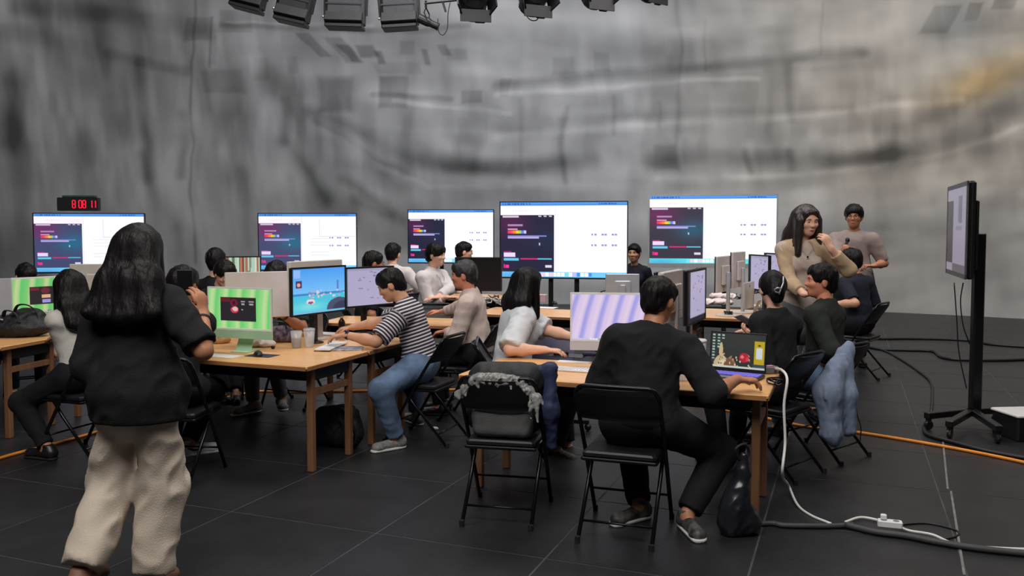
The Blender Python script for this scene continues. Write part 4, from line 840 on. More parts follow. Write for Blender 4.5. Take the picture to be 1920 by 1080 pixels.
# -- the woman in front, seen from behind
Yw = 3.65
def ex_w(J):
    band(J, 'R', mat('black_hair_tie', (20, 20, 20), .7), .86, .034, .006)
    w_ = J['wrR']; d, n = J['hdR'], J['pnR']
person('woman standing in front, seen from behind, with long black hair, black tee and cream trousers', (-1.615, Yw), 88, k=.945, sit=None, lean=2, hp=6, w=1.02, fem=True, skin='tan',
    arms=dict(R=dict(w=D(381, 560, 3.84), e=D(377, 652, 3.58), hd=(-.22, .15, 1), pn=(-.8, .5, 0), curl=.5), L=dict(w=D(215, 545, 3.95), e=D(172, 668, 3.62), hd=(.1, .25, 1), pn=(.8, .5, 0), curl=.7)),
    legs=dict(L=dict(a=(-1.80, 3.50, .17), pole=(-.1, 1, 0), fd=(0, 1, -.6)), R=dict(a=(-1.57, 3.66, .085), fd=(.1, 1, 0))),
    hair=('long', m_hair, dict(len=.305, wide=.18, fringe=.05)), top=dict(m=c_blk, fit=.030, flare=.024, sleeve=.90, sleeveL=1.25, hem=-.095, loose=.010, fold=.008, ff=.8), bottom=dict(m=c_cream, fit=.042, hipfit=-.004, cut=.96, hemr=.086, fold=.011, ff=.8), shoe=dict(m=mat('sandal_leather', (120, 84, 66), .6), sole=m_rub), extras=ex_w, fine=.011)
# -- around the left tables
person('long haired woman seated at the left table with a hand raised to her chin', (-3.05, 6.0), 152, legs=dict(L=dict(a=(-3.22, 5.84, .085)), R=dict(a=(-3.0, 6.32, .085))), k=.97, lean=10, hy=-12, hp=4, fem=True, w=1.0, skin='tan', arms=dict(L=dict(w=D(112, 598, 6.05), e=D(118, 640, 5.95), hd=(.1, .3, 1), pn=(.3, .6, 0), curl=.9), R=dict(w=(-3.45, 6.45, .78))), hair=('long', m_hair, dict(len=.30, wide=.085)), top=dict(m=cloth('off_white_top', (190, 186, 178)), sleeve=.9), bottom=dark)
person('person at far left whose dark hair shows above a grey computer back', (-4.77, 8.33), 300, lean=26, hp=20, hy=20, k=.99, skin='light', glasses=True, hair=('short', m_hair), top=dict(m=c_greysh), bottom=dark, fine=.014)
person('man in black with cropped hair, seated behind the standing woman', (-2.17, 5.47), 82, k=1.03, lean=8, skin='tan', hair=('short', m_hair), arms=dict(L=dict(w=(-2.42, 5.93, .80)), R=dict(w=(-2.22, 5.93, .80))), legs=dict(R=dict(a=D(352, 830, 5.62), fd=(.8, .45, 0)), L=dict(a=(-2.4, 5.95, .085))), top=dict(m=c_blk), bottom=dark, shoe=sh_white)
person('person at the left rear with a rounded black hairstyle, against the backdrop', (-3.12, 8.9), 82, k=1.05, lean=3, hy=10, skin='light', hair=('mop', m_hair), top=dict(m=c_blk), bottom=dark, fine=.014)
person('person in glasses bending over the table behind the green desktop computer', (-2.78, 8.1), 300, k=.98, lean=14, hp=22, hy=15, skin='light', glasses=True, hair=('mop', m_hair), arms=dict(R=dict(w=(-2.6, 7.6, .78)), L=dict(w=(-2.35, 7.75, .78))), legs=dict(R=dict(a=D(424, 780, 7.2), fd=(.6, -1, 0)), L=dict(a=D(446, 776, 7.3), fd=(.3, -1, 0))), top=dict(m=c_blk), bottom=dark, fine=.0125)
person('person in dark green leaning forward between two computers, wearing a black watch', (-1.93, 7.62), 238, k=1.02, lean=20, hp=26, hy=18, skin='tan', hair=('mop', m_hair), arms=dict(L=dict(w=D(547, 602, 7.14), e=D(566, 594, 7.32), hd=(-.5, .1, 0), pn=(0, 0, -1)), R=dict(w=(-2.2, 7.36, .80))), legs=dict(L=dict(a=D(528, 745, 7.3), fd=(.35, -1, 0))), top=dict(m=c_dkg, sleeve=.8), bottom=dict(m=c_grey), shoe=sh_grey, extras=lambda J: watch(J, 'L'), fine=.0125)
m_str = stripe_mat()
person('man in a black and white striped tee typing at the left table', (-.69, 6.44), 172, k=1.0, lean=18, hp=20, hy=4, w=1.08, skin='mid', glasses=False, hair=('short', m_hair, dict(fringe=.045)), neck=.02,
    arms=dict(L=dict(w=D(630, 624, 6.22), e=D(692, 655, 6.1), hd=(-1, .15, -.15), curl=.45), R=dict(w=(-1.38, 6.75, .785), curl=.4)), legs=dict(L=dict(a=(-.84, 6.13, .085), fd=(-.8, -.6, 0), pole=(-.6, -.8, .8)), R=dict(a=(-.78, 6.90, .085), fd=(-.6, .8, 0), pole=(-.3, .9, .8))), top=dict(m=m_str, stripe=True, sleeve=.88, fit=.024, hem=-.03, loose=.015, fold=.005), bottom=dict(m=c_jean, fit=.02), shoe=sh_grey, extras=lambda J: watch(J, 'L'))
# -- the middle of the hall
person('person with dark hair and glasses, just right of the second television', (-1.55, 9.0), 25, k=1.03, lean=6, skin='tan', glasses=True, hair=('short', m_hair), top=dict(m=c_blk), bottom=dark, fine=.014)
person('man in a white shirt seen from behind, left of the third television', (-1.51, 10.82), 84, k=1.10, lean=8, side=-3, hy=-8, skin='light', hair=('short', m_hair), arms=dict(R=dict(w=(-1.26, 11.05, .80))), top=dict(m=c_white, sleeve=1.9, collar=.02, fit=.03), bottom=dark, fine=.013)
person('young man in a white shirt with folded arms and a lanyard, looking right', (-.98, 10.2), -32, k=1.10, lean=5, hy=12, skin='light', hair=('mop', m_hair, dict(fringe=.035)), arms=dict(R=dict(w=D(843, 556, 9.85), hd=(1, .1, 0), e=D(800, 552, 10.0)), L=dict(w=D(822, 556, 9.9), e=D(846, 545, 10.05), hd=(-.6, -.5, 0))), top=dict(m=c_white, sleeve=1.75, collar=.025, fit=.03), bottom=dark, fine=.0125,
    extras=lambda J: MB().tube([tuple(J['C7']+J['rt']*x+J['fw']*y+J['t']*z) for x, y, z in ((-.06, .03, .03), (-.05, .15, -.06), (-.015, .185, -.16), (0, .185, -.26), (.015, .185, -.16), (.05, .15, -.06), (.06, .03, .03))], .004, 6).ob('lanyard', mat('pale_lanyard', (150, 160, 160), .7), J['root']))
person('man in glasses and a grey shirt behind the dark monitor', (-.74, 11.9), 12, k=1.09, lean=4, skin='light', glasses=True, hair=('short', m_hair), top=dict(m=c_greysh, collar=.02), bottom=dark, fine=.013)
person('man in a pale beige shirt seated in profile, facing left', (-.30, 7.16), 172, k=1.0, lean=8, hp=2, w=1.02, skin='ruddy', hair=('short', mat('greying_dark_hair', (33, 30, 32), .5, var=.3, scale=40, bump=.4), dict(fringe=.062)),
    arms=dict(L=dict(w=D(822, 610, 7.35), e=D(853, 640, 6.92), hd=(-.8, .4, -.2)), R=dict(w=D(806, 592, 7.9), hd=(-1, .3, 0))), legs=dict(L=dict(a=(-.62, 7.26, .085), pole=(-1, .25, .8)), R=dict(a=(-.60, 7.46, .085), pole=(-1, .5, .8))), top=dict(m=c_beige, sleeve=1.72, collar=.022, fit=.032, fold=.006), bottom=dark)
person('woman in a white tee with shoulder length black hair, using a mouse', (.0, 6.08), 12, k=.99, lean=9, hp=8, hy=30, w=1.12, fem=True, skin='light', hair=('bob', m_hair, dict(len=.235, wide=.075, fwd=.03)),
    arms=dict(R=dict(w=D(1040, 656, 5.72), e=D(955, 656, 5.75), hd=(1, -.1, -.08), curl=.4), L=dict(w=(.55, 6.0, .79))), legs=dict(R=dict(a=D(1042, 838, 6.0), fd=(.6, -.7, 0)), L=dict(a=D(1062, 832, 6.2), fd=(.7, -.5, 0))), top=dict(m=c_wt, fit=.034, sleeve=.97, loose=.02, fold=.006), bottom=dict(m=c_blk2, fit=.02), shoe=dict(m=mat('floral_shoe', (96, 92, 88), .7, var=.6, scale=45), sole=m_rub))
# -- around the nearest table
person('man in a black shirt seated from behind, using the open laptop', (.70, 4.52), 72, k=1.02, lean=12, side=5, hy=-22, hp=8, w=1.16, skin='tan', hair=('short', m_hair, dict(fringe=.055)), neck=.01,
    arms=dict(R=dict(w=D(1392, 705, 4.56), e=D(1314, 698, 4.42), hd=(.93, .12, -.10), curl=.5), L=dict(w=(.74, 4.98, .815), e=D(1140, 680, 4.66))), legs=dict(R=dict(a=(.93, 4.46, .085), pole=(.8, .6, .8), fd=(.15, -1, -.1)), L=dict(a=(.70, 4.62, .085), fd=(-.7, -.5, 0), pole=(0, 1, .8))), top=dict(m=c_blk, fit=.034, sleeve=1.04, loose=.008, hem=-.03, fold=.006), bottom=dict(m=c_blk2, fit=.024), shoe=dict(m=mat('black_white_shoe', (70, 68, 68), .6, var=.8, scale=22), sole=m_sole))
def ex_clip(J):
    hd = J['hd']; mb = MB(); mb.tube([tuple(hd(p)) for p in ((.030, -.148, .075), (.022, -.168, .03), (.004, -.172, -.01), (-.006, -.166, -.045))], .0055, 6); mb.tube([tuple(hd(p)) for p in ((.01, -.172, -.008), (-.02, -.176, -.002), (-.036, -.165, -.012), (-.03, -.165, -.03), (.0, -.17, -.034))], .005, 6)
    mb.ob('hair_clip', mat('silver_hair_clip', (190, 190, 194), .3, .5), J['root'], smooth=True)
person('woman in black with her hair pinned up by a silver clip, holding a phone', (1.745, 5.59), 124, k=.985, side=7, legs=dict(L=dict(a=(1.42, 5.72, .085)), R=dict(a=(1.60, 6.02, .085))), lean=8, hy=-34, hp=4, fem=True, w=1.05, skin='light', hair=('up', m_hair), arms=dict(L=dict(w=D(1424, 606, 5.66), e=D(1436, 690, 5.45), hd=(-1, .1, .1), pn=(0, -.3, 1), curl=.6), R=dict(w=(1.75, 6.1, .85))), top=dict(m=c_blk, sleeve=1.7, fit=.026), bottom=dark, extras=ex_clip)
person('man in a dark green shirt and jeans seated in profile, facing left', (2.24, 6.06), 138, k=1.01, side=4, lean=3, hy=32, hp=-3, w=1.08, skin='ruddy', hair=('short', m_hair, dict(fringe=.06)), arms=dict(L=dict(w=D(1535, 690, 5.98), pole=(.2, -.6, -.8)), R=dict(w=(2.0, 6.5, .75))), legs=dict(L=dict(a=(1.84, 6.32, .085)), R=dict(a=(2.06, 6.52, .085))), top=dict(m=c_green, fit=.026, collar=.02, sleeve=1.5), bottom=dict(m=c_jean))
def ex_pend(J):
    C = lambda x, y, z: tuple(J['C7']+J['rt']*x+J['fw']*y+J['t']*z)
    MB().tube([C(-.06, .06, .02), C(-.05, .13, -.05), C(0, .165, -.11), C(.05, .13, -.05), C(.06, .06, .02)], .002, 5).ob('necklace', m_silver, J['root']); MB().ell(C(0, .17, -.118), (.008, .004, .010)).ob('pendant', m_iris, J['root'])
person('woman in a beige cardigan standing with a hand raised to her long dark hair', (2.46, 7.20), 262, k=1.05, sit=None, lean=3, hy=20, hp=10, w=1.04, fem=True, skin='light', hair=('long', m_hairb, dict(len=.27, wide=.10, front=True, fringe=.072)),
    arms=dict(L=dict(w=D(1556, 464, 6.86), e=D(1594, 508, 6.92), hd=(-.5, .1, .9), pn=(-.3, .6, 0), curl=.6), R=dict(w=D(1516, 558, 6.76), e=D(1482, 550, 7.0), hd=(1, -.1, .05), curl=.3)), top=dict(m=c_blouse, fit=.020, sleeve=.3, hem=-.06, over=c_card, name='blouse'), bottom=dict(m=c_grey, fit=.02), shoe=sh_blk, extras=ex_pend)
def ex_mic(J):
    w_ = J['wrR']+J['hdR']*.075; d = unit(J['hd']((0, .13, -.06))-w_); mb = MB(); mb.tube([tuple(w_-d*.09), tuple(w_+d*.10)], [.012, .016], 12); mb.ob('microphone_handle', m_blk, J['root'], smooth=True)
    MB().ell(tuple(w_+d*.125), (.025, .025, .03)).ob('microphone_head', mat('mic_grille', (50, 50, 54), .5, .6), J['root'], smooth=True)
person('tall man in glasses speaking into a handheld microphone', (3.98, 9.95), 248, k=1.09, sit=None, lean=2, hy=-6, w=1.12, skin='tan', glasses=True, hair=('mop', m_hair, dict(fringe=.045)), arms=dict(R=dict(w=D(1582, 480, 9.60), e=D(1570, 508, 9.75), hd=(.1, .1, .9), pn=(.6, .5, .2), curl=1.0), L=dict(w=D(1632, 500, 9.62), e=D(1660, 497, 9.85), hd=(-1, -.1, .0), curl=.6)), top=dict(m=c_greige, fit=.03, sleeve=.9, hem=-.1), bottom=dark, fine=.012, extras=ex_mic)
person('man in a navy shirt with a red lanyard seated at right, back to the camera', (3.76, 9.22), 118, k=1.06, lean=8, hy=15, skin='mid', hair=('short', m_hair), arms=dict(L=dict(w=D(1583, 570, 9.0), e=D(1598, 560, 9.0))), top=dict(m=c_navy, fit=.03), bottom=dark, fine=.0125, extras=lambda J: MB().tube([tuple(J['C7']+J['rt']*x+J['fw']*y+J['t']*z) for x, y, z in ((-.05, .07, -.01), (-.062, .0, .022), (-.03, -.05, .03), (.03, -.05, .03), (.062, 0, .022), (.05, .07, -.01))], .006, 6).ob('lanyard', mat('red_lanyard', (140, 36, 50), .7), J['root']))
person('woman in a black top with a ponytail, seated between the two right televisions', (1.72, 11.95), 252, k=1.06, lean=3, hy=-4, fem=True, skin='mid', hair=('tail', m_hair), top=dict(m=cloth('dark_navy_top', (34, 32, 46)), sleeve=.9), bottom=dark, fine=.0125)
# ================================================================ bags, clothes, things on tables
m_bag = mat('black_nylon', (22, 22, 24), .6, var=.2, bump=.3, bscale=150); m_bag2 = mat('charcoal_canvas', (84, 84, 84), .8, var=.1, bump=.3, bscale=200); m_navy = mat('navy_nylon', (30, 38, 70), .7, var=.15)
m_paper = mat('white_paper', (226, 220, 220), .8, var=.03); m_clear = mat('clear_plastic', (226, 228, 230), .12, alpha=.34, spec=.6); m_film = mat('crumpled_clear_film', (176, 174, 170), .15, alpha=.5, bump=.6, bscale=60, spec=.8)
m_craft = mat('brown_wrapper', (168, 120, 66), .6, var=.3, scale=20); m_tissue = mat('white_tissue', (226, 208, 204), .9, var=.06, scale=20, bump=.4, bscale=80); m_key = mat('white_keys', (228, 226, 228), .5)
def blob(name, label, cat, loc, parts, m, h=.009, rz=0., group=None, fold=.003, cut=True, smooth=True):
    d = SDF()
    for p in parts: (d.ell if p[0] == 'e' else d.cone)(*p[1:3], **(p[3] if len(p) > 3 else {})) if p[0] == 'e' else d.cone(p[1], p[2], *p[3:5], **(p[5] if len(p) > 5 else {}))
    if cut: d.cutp((0, 0, .0), (0, 0, -1))
    v, q = d.mesh(h, folds(fold, 1.6, len(label))); return tag(obj(name, vmesh(name, v, q, m, smooth), None, loc, (0, 0, rz)), label, cat, group)
# backpack on the far left table
p = G(22, 634, TZ); t = thing('backpack', 'black backpack lying on the far left table', 'backpack', (p.x, p.y+.12, TZ), .1)
d = SDF(); d.ell((0, 0, .075), (.26, .16, .085), k=.05); d.ell((-.12, .02, .08), (.18, .15, .09), k=.05); d.ell((.06, .03, .15), (.13, .11, .08), k=.05); d.cutp((0, 0, 0), (0, 0, -1)); v, q = d.mesh(.01, folds(.008, 1.4, 2)); obj('main_bag', vmesh('main_bag', v, q, m_bag), t)
for pts in (((-.03, -.03, .2), (.02, -.06, .26), (.10, -.06, .255), (.15, -.04, .19), (.17, -.06, .1)), ((-.10, -.06, .17), (-.06, -.1, .22), (.02, -.12, .2), (.06, -.13, .12))): MB().tube(spline(pts), .016, 8, flat=.35).ob('shoulder_strap', m_bag, t, smooth=True)
MB().tube(spline([(-.2, -.1, .15), (-.14, -.14, .17), (-.06, -.15, .15)]), .006, 6).ob('zip', m_silver, t, smooth=True)
# bag on the floor beside the left table
p = G(652, 850); t = thing('backpack', 'black backpack standing on the floor by the left front table', 'backpack', (p.x-.12, p.y+.22, 0), -.3)
d = SDF(); d.cone((-.12, 0, .1), (.10, 0, .1), .11, k=.05); d.cone((-.10, 0, .2), (.08, .01, .22), .09, k=.06); d.cutp((0, 0, 0), (0, 0, -1)); v, q = d.mesh(.011, folds(.008, 1.5, 5)); obj('main_bag', vmesh('main_bag', v, q, m_bag), t)
MB().tube(spline([(.02, -.06, .29), (.1, -.1, .3), (.17, -.1, .22), (.2, -.08, .08), (.16, -.1, .03)]), .014, 8, flat=.4).ob('shoulder_strap', m_bag, t, smooth=True)
MB().tube(spline([(.17, -.115, .17), (.185, -.11, .12), (.165, -.115, .06)]), .007, 6).ob('buckle', m_silver, t, smooth=True)
# backpack sitting on the nearest chair
c0 = CH0.location; t = thing('backpack', 'dark backpack with a grey front and navy side on the nearest empty chair', 'backpack', (c0.x, c0.y, .451), CH0.rotation_euler.z)
d = SDF(); d.cone((-.13, -.01, .12), (.11, -.01, .12), .115, k=.04, flat=((0, 1, 0), .95)); d.cone((-.12, .0, .3), (.12, -.01, .31), .10, k=.06, flat=((0, 1, 0), .8)); d.cutp((0, 0, 0), (0, 0, -1)); v, q = d.mesh(.011, folds(.005, 1.2, 3)); obj('main_bag', vmesh('main_bag', v, q, m_bag), t)
d = SDF(); d.cone((-.13, -.115, .04), (.13, -.115, .04), .035, k=.05); d.cone((-.13, -.10, .20), (.13, -.10, .20), .036, k=.08); d.cone((-.13, -.112, .11), (.13, -.112, .11), .035, k=.08); d.cutp((0, 0, 0), (0, 0, -1)); v, q = d.mesh(.01, folds(.003, 1, 6)); obj('front_panel', vmesh('front_panel', v, q, m_bag2), t)
d = SDF(); d.cone((.25, .0, .38), (.25, -.03, .14), .028, .045, k=.04); d.cone((.25, -.03, .14), (.26, -.02, -.05), .042, .03, k=.05); d.cone((.18, 0, .36), (.25, 0, .37), .03, k=.04); v, q = d.mesh(.009, folds(.006, 1.6, 1)); obj('side_flap', vmesh('side_flap', v, q, m_navy), t)
# clear plastic cover crumpled over the chair back
t = obj('plastic_cover', None, None, (c0.x, c0.y, 0), CH0.rotation_euler); tag(t, 'crumpled clear plastic cover draped over the nearest chair back', 'plastic cover')
d = SDF()
for i in range(13):
    x = -.21+.425*i/12; zt = .806-.09*max(0, abs(x)-.12)/.09; x2 = x+.425/12; z2 = .806-.09*max(0, abs(x2)-.12)/.09; d.cone((x, -.252, zt), (x2, -.252, z2), .010, k=.03)
    dl = (.028, .04, .022, .05, .03)[i % 5]+(.10 if i > 10 else 0); d.cone((x, -.264, zt), (x+.01, -.275, zt-dl), .010, .005, k=.025); d.cone((x, -.245, zt), (x+.01, -.205, zt-.03), .010, .006, k=.025)
v, q = d.mesh(.0055, folds(.0075, 2.6, 4)); obj('film', vmesh('film', v, q, m_film), t)
# plastic bag under the right end of the nearest table
p = G(1388, 1008); t = thing('carrier_bag', 'dark glossy carrier bag standing on the floor by the right table leg', 'bag', (p.x, p.y+.06, 0), .2)
d = SDF(); d.cone((-.03, 0, .06), (.045, 0, .06), .08, k=.06); d.cone((-.015, 0, .15), (.03, 0, .32), .078, .035, k=.06); d.cone((.03, 0, .32), (.03, 0, .41), .03, .022, k=.04); d.cutp((0, 0, 0), (0, 0, -1)); v, q = d.mesh(.008, folds(.007, 1.1, 2)); obj('sack', vmesh('sack', v, q, mat('black_glossy_film', (28, 30, 35), .28, var=.2, bump=.12, bscale=30, spec=.6)), t)
MB().tube(spline([(.01, 0, .39), (-.02, -.01, .45), (.03, -.01, .475), (.06, 0, .43), (.04, 0, .39)]), .008, 6).ob('handle', m_bag, t, smooth=True)
# blue jacket hanging on a chair
q0 = lambda x, y, Y: A3(D(x, y, Y-.22)); o0 = A3(D(1575, 740, 5.5)); d = SDF(); pp = lambda x, y, Y: q0(x, y, Y)-o0
d.cone(pp(1592, 648, 5.88), pp(1572, 690, 5.78), .035, .05, k=.05); d.cone(pp(1570, 690, 5.78), pp(1552, 735, 5.70), .06, .085, k=.06); d.cone(pp(1552, 735, 5.70), pp(1560, 812, 5.68), .085, .07, k=.06); d.cone(pp(1560, 812, 5.68), pp(1568, 832, 5.68), .06, .035, k=.05)
d.cone(pp(1590, 660, 5.85), pp(1588, 740, 5.74), .035, .05, k=.05); d.cone(pp(1588, 740, 5.74), pp(1591, 806, 5.74), .055, .045, k=.06)
v, q = d.mesh(.0095, lambda X, Y, Z: .022*vn3(14*X+3*Z, 14*Y, 3*Z+3)+.026*np.abs(vn3(22*X+6*Z, 22*Y, 4*Z))-.012*np.abs(vn3(44*X-9*Z, 44*Y, 16*Z))-.004)
t = tag(obj('jacket', None, None, tuple(o0)), 'blue grey jacket hung over a chair back at right', 'jacket'); obj('jacket_body', vmesh('jacket_body', v, q, cloth('blue_grey_nylon', (116, 128, 150), .7)), t)
MB().tube(spline([tuple(pp(1602, 700, 5.8)), tuple(pp(1606, 770, 5.78)), tuple(pp(1614, 800, 5.78)), tuple(pp(1613, 826, 5.78))]), .004, 5).ob('drawstring', m_blk, t, smooth=True)
# ---- flat and small things
def slab(name, label, cat, px, py, size, m, z=TZ, rz=ANG, th=.004, group=None, ch=.0):
    p = G(px, py, z); return tag(MB().box((0, 0, th/2), (size[0], size[1], th), ch=ch).ob(name, m, loc=(p.x, p.y, z), rot=(0, 0, rz)), label, cat, group)
def mouse(px, py, label, m=m_blk, z=TZ, rz=0.):
    p = G(px, py, z); d = SDF(); d.ell((0, 0, .008), (.031, .056, .027), k=.01); d.cutp((0, 0, .001), (0, 0, -1)); v, q = d.mesh(.004)
    t = thing('computer_mouse', label, 'mouse', (p.x, p.y, z), rz, 'computer mice'); obj('casing', vmesh('casing', v, q, m), t); MB().box((0, .03, .034), (.005, .012, .006)).ob('scroll_wheel', m_grey, t)
def keyboard(px, py, label, m=m_white, km=m_key, w=.42, rz=ANG, z=TZ):
    p = G(px, py, z); t = thing('keyboard', label, 'keyboard', (p.x, p.y, z), rz, 'keyboards'); MB().box((0, 0, .006), (w, .115, .010), ch=.004).ob('base', m, t); mb = MB()
    n = int(w/.0235)
    for r_ in range(5):
        for k in range(n): mb.box((-w/2+.012+k*.0232, .042-r_*.021, .0125), (.019, .017, .004))
    mb.ob('keys', km, t)['kind'] = 'stuff'
def cup(px, py, label, h=.11, r=.042, drink=None, z=TZ, lid=None, Y=None, group='drink cups'):
    p = G(px, py, z); t = thing('drink_cup', label, 'cup', (p.x, p.y, z), 0, group)
    MB().lathe([(r*.74, .0), (r*.78, .004), (r, h), (r*.97, h), (r*.74, .006)], seg=20, caps=True).ob('cup_wall', m_clear, t, smooth=True)
    if drink: MB().lathe([(r*.70, .007), (r*.70+(r*.22)*.5, h*.55)], seg=18).ob('drink', drink, t, smooth=True)
    if lid: MB().lathe([(r*1.05, h-.004), (r*1.05, h+.006), (r*.9, h+.012), (r*.5, h+.014)], seg=20).ob('lid', lid, t, smooth=True)
def bottle(px, py, label, h=.21, r=.032, m=m_clear, z=TZ, cap=m_white, band_=None, group='bottles'):
    p = G(px, py, z); t = thing('bottle', label, 'bottle', (p.x, p.y, z), 0, group)
    MB().lathe([(r*.9, 0), (r, .008), (r, h*.7), (r*.8, h*.8), (r*.42, h*.9), (r*.42, h*.96)], seg=18).ob('bottle_body', m, t, smooth=True); MB().lathe([(r*.48, h*.94), (r*.48, h)], seg=14).ob('cap', cap, t)
    if band_: MB().lathe([(r*1.01, h*.3), (r*1.01, h*.55)], seg=18, caps=False).ob('paper_band', band_, t, smooth=True)
def cables(px, py, label, n=6, z=TZ, s=.07, m=m_blk, seed=1, group='cable tangles'):
    p = G(px, py, z); r = random.Random(seed); mb = MB()
    for _ in range(n):
        pts = [(r.uniform(-s, s), r.uniform(-s, s), r.uniform(.006, s*.9)) for _ in range(5)]; pts[0] = (pts[0][0], pts[0][1], .006); mb.tube(spline(pts, 6), .0045, 5)
    return tag(mb.ob('cable_tangle', m, loc=(p.x, p.y, z), smooth=True), label, 'cable', group)
# left front table
slab('paper_sheet', 'white sheets of paper before the green desktop computer', 'paper', 408, 667, (.34, .13), m_paper, th=.003)
slab('mouse_pad', 'dark blue mouse pad on the left front table', 'mouse pad', 492, 667, (.20, .13), mat('navy_mat', (44, 48, 74), .7), th=.003); mouse(484, 667, 'black mouse on the dark blue pad', z=TZ+.003, rz=.4)
p = G(408, 644, TZ); blob('sandwich', 'brown wrapped sandwich at the foot of the green desktop computer', 'food', p, (('e', (0, 0, .02), (.085, .04, .028)), ('e', (.05, .01, .03), (.045, .035, .022))), m_craft, .006, .2)
p = G(488, 650, TZ); blob('crumpled_tissue', 'crumpled white tissue right of the green desktop computer', 'tissue', p, (('e', (-.03, 0, .03), (.05, .05, .04)), ('e', (.04, -.01, .02), (.07, .05, .03))), m_tissue, .006, .2, fold=.008)
p = G(512, 654, TZ); blob('lens_cap', 'small dark round cap beside the crumpled tissue', 'cap', p, (('e', (0, 0, .012), (.018, .018, .014)),), m_blk, .004)
slab('phone', 'black phone lying behind the crumpled tissue', 'phone', 511, 639, (.15, .075), m_blk, th=.008, rz=.5, ch=.004, group='phones')
t = thing('handbag', 'small floral dark handbag behind the tissue on the left front table', 'bag', (D(526, 600, 6.55).x, 6.55, TZ), .1); d = SDF(); d.cone((-.07, 0, .045), (.06, 0, .045), .045, k=.04); d.ell((0, 0, .09), (.09, .05, .04), k=.05); d.cutp((0, 0, 0), (0, 0, -1)); v, q = d.mesh(.007, folds(.006, 2, 3)); obj('pouch', vmesh('pouch', v, q, mat('dark_floral_fabric', (84, 70, 84), .8, var=.95, scale=26)), t); MB().tube(spline([(-.06, -.02, .1), (-.05, -.04, .16), (.03, -.04, .16), (.05, -.02, .1)]), .006, 6).ob('handle', m_blk, t, smooth=True)
m_cola = mat('dark_iced_coffee', (52, 32, 24), .2); m_card_ = mat('pale_cardboard', (214, 190, 170), .8)
cup(556, 652, 'clear cup with black coffee at the middle of the left front table', .125, .043, m_cola); cup(580, 651, 'clear cup with a pale lid beside the typing hands', .13, .042, None, lid=m_clear)
slab('brown_tray', 'flat brown cake box resting behind the clear cups', 'box', 562, 630, (.14, .09), m_craft, th=.03, ch=.004)
keyboard(622, 650, 'white keyboard under the hands of the man in stripes', rz=ANG+PI/2*.97+.3, z=TZ+.009)
slab('magazine', 'folded magazine and papers beside the keyboard of the man in stripes', 'magazine', 636, 655, (.34, .2), mat('printed_grey_page', (150, 148, 156), .6, var=.5, scale=18), rz=ANG+.5, th=.008)
slab('paper_sheet', 'pale envelope under the beach wallpaper monitor', 'paper', 606, 626, (.3, .16), m_paper, th=.006)
bottle(641, 628, 'small bottle filled with dark drink before the spreadsheet monitor', .15, .028, m_cola, cap=mat('cream_cap', (220, 206, 170), .5))
cables(668, 622, 'black cable tangle under the spreadsheet monitor', 8, s=.075, seed=3); cables(530, 628, 'black cable tangle by the leaning person', 4, s=.05, seed=7)
p = G(668, 684, .0); tag(MB().box((0, 0, 0), (.2, .01, .05)).ob('red_pouch', mat('red_cloth', (170, 40, 48), .7), loc=(-1.16, 5.98, .665), rot=(0, 0, 1.35)), 'red strip of cloth hanging at the right end of the left tables', 'cloth')
# far left table
slab('paper_sheet', 'white paper under the small bottles at far left', 'paper', 112, 622, (.18, .12), m_paper, th=.004); bottle(110, 620, 'small white bottle with a dark cap near the long haired woman', .10, .025, m_white, cap=m_blk, z=TZ+.004); bottle(62, 612, 'clear bottle in front of the far left green screen', .2, .03); bottle(94, 619, 'second clear bottle beside the far left green screen', .18, .03, cap=m_alu, z=TZ+.0045)
slab('white_box', 'small white box behind the black backpack', 'box', 28, 604, (.1, .1), m_white, th=.13, z=TZ)
# nearest table
mouse(1052, 665, 'dark mouse under the hand of the woman in the white tee', z=TZ+.003, rz=-1.3); slab('mouse_pad', 'black round edged mouse pad at the foot of the lilac computer', 'mouse pad', 1064, 667, (.26, .16), m_blk, th=.003); slab('dark_glasses_case', 'navy spectacle case below the lilac computer', 'case', 1106, 667, (.10, .045), mat('navy_mat', (44, 48, 74), .7), z=TZ+.0035, th=.025, ch=.01)
slab('paper_sheet', 'white paper beside the hand in front of the lilac computer', 'paper', 1076, 679, (.22, .08), m_paper, th=.003); keyboard(1082, 695, 'pale keyboard at the near edge of the nearest table', w=.3, rz=ANG-.02)
slab('sticker_card', 'small blue and white card near the left chair back', 'card', 1034, 691, (.03, .05), mat('sky_blue_card', (110, 160, 230), .6), th=.002)
cup(1127, 690, 'clear plastic cup beside the foot of the lilac computer', .07, .04)
slab('white_box', 'white box behind the forearm of the man in black', 'box', 1284, 712, (.12, .08), m_white, th=.10, rz=ANG+.3, ch=.004)
cup(1309, 701, 'tall iced coffee cup with a white lid left of the laptop', .20, .048, mat('milky_coffee', (214, 150, 116), .3), lid=m_white)
p = G(1445, 700, TZ); t = thing('power_adapter', 'grey power adapter at the right corner of the nearest table', 'adapter', (p.x, p.y, TZ), .3); MB().box((0, 0, .022), (.09, .05, .042), ch=.008).ob('casing', m_grey, t); MB().box((-.01, 0, .046), (.05, .03, .006), ch=.002).ob('pink_cover', mat('pink_rubber', (220, 150, 160), .6), t); MB().tube([(.045, 0, .02), (.07, -.01, .02)], .006, 6).ob('strain_relief', m_white, t)
cables(1452, 722, 'thin black cord on the corner of the nearest table', 3, s=.045, seed=5)
p = A3(D(1398, 600, 5.70)); t = thing('phone', 'phone in a pale case held by the woman with the hair clip', 'phone', tuple(p), math.radians(120), 'phones'); MB().box((0, 0, 0), (.075, .15, .009), rotm(rx=.5, ry=.3), ch=.004).ob('casing', mat('pale_phone_case', (196, 206, 220), .3), t)
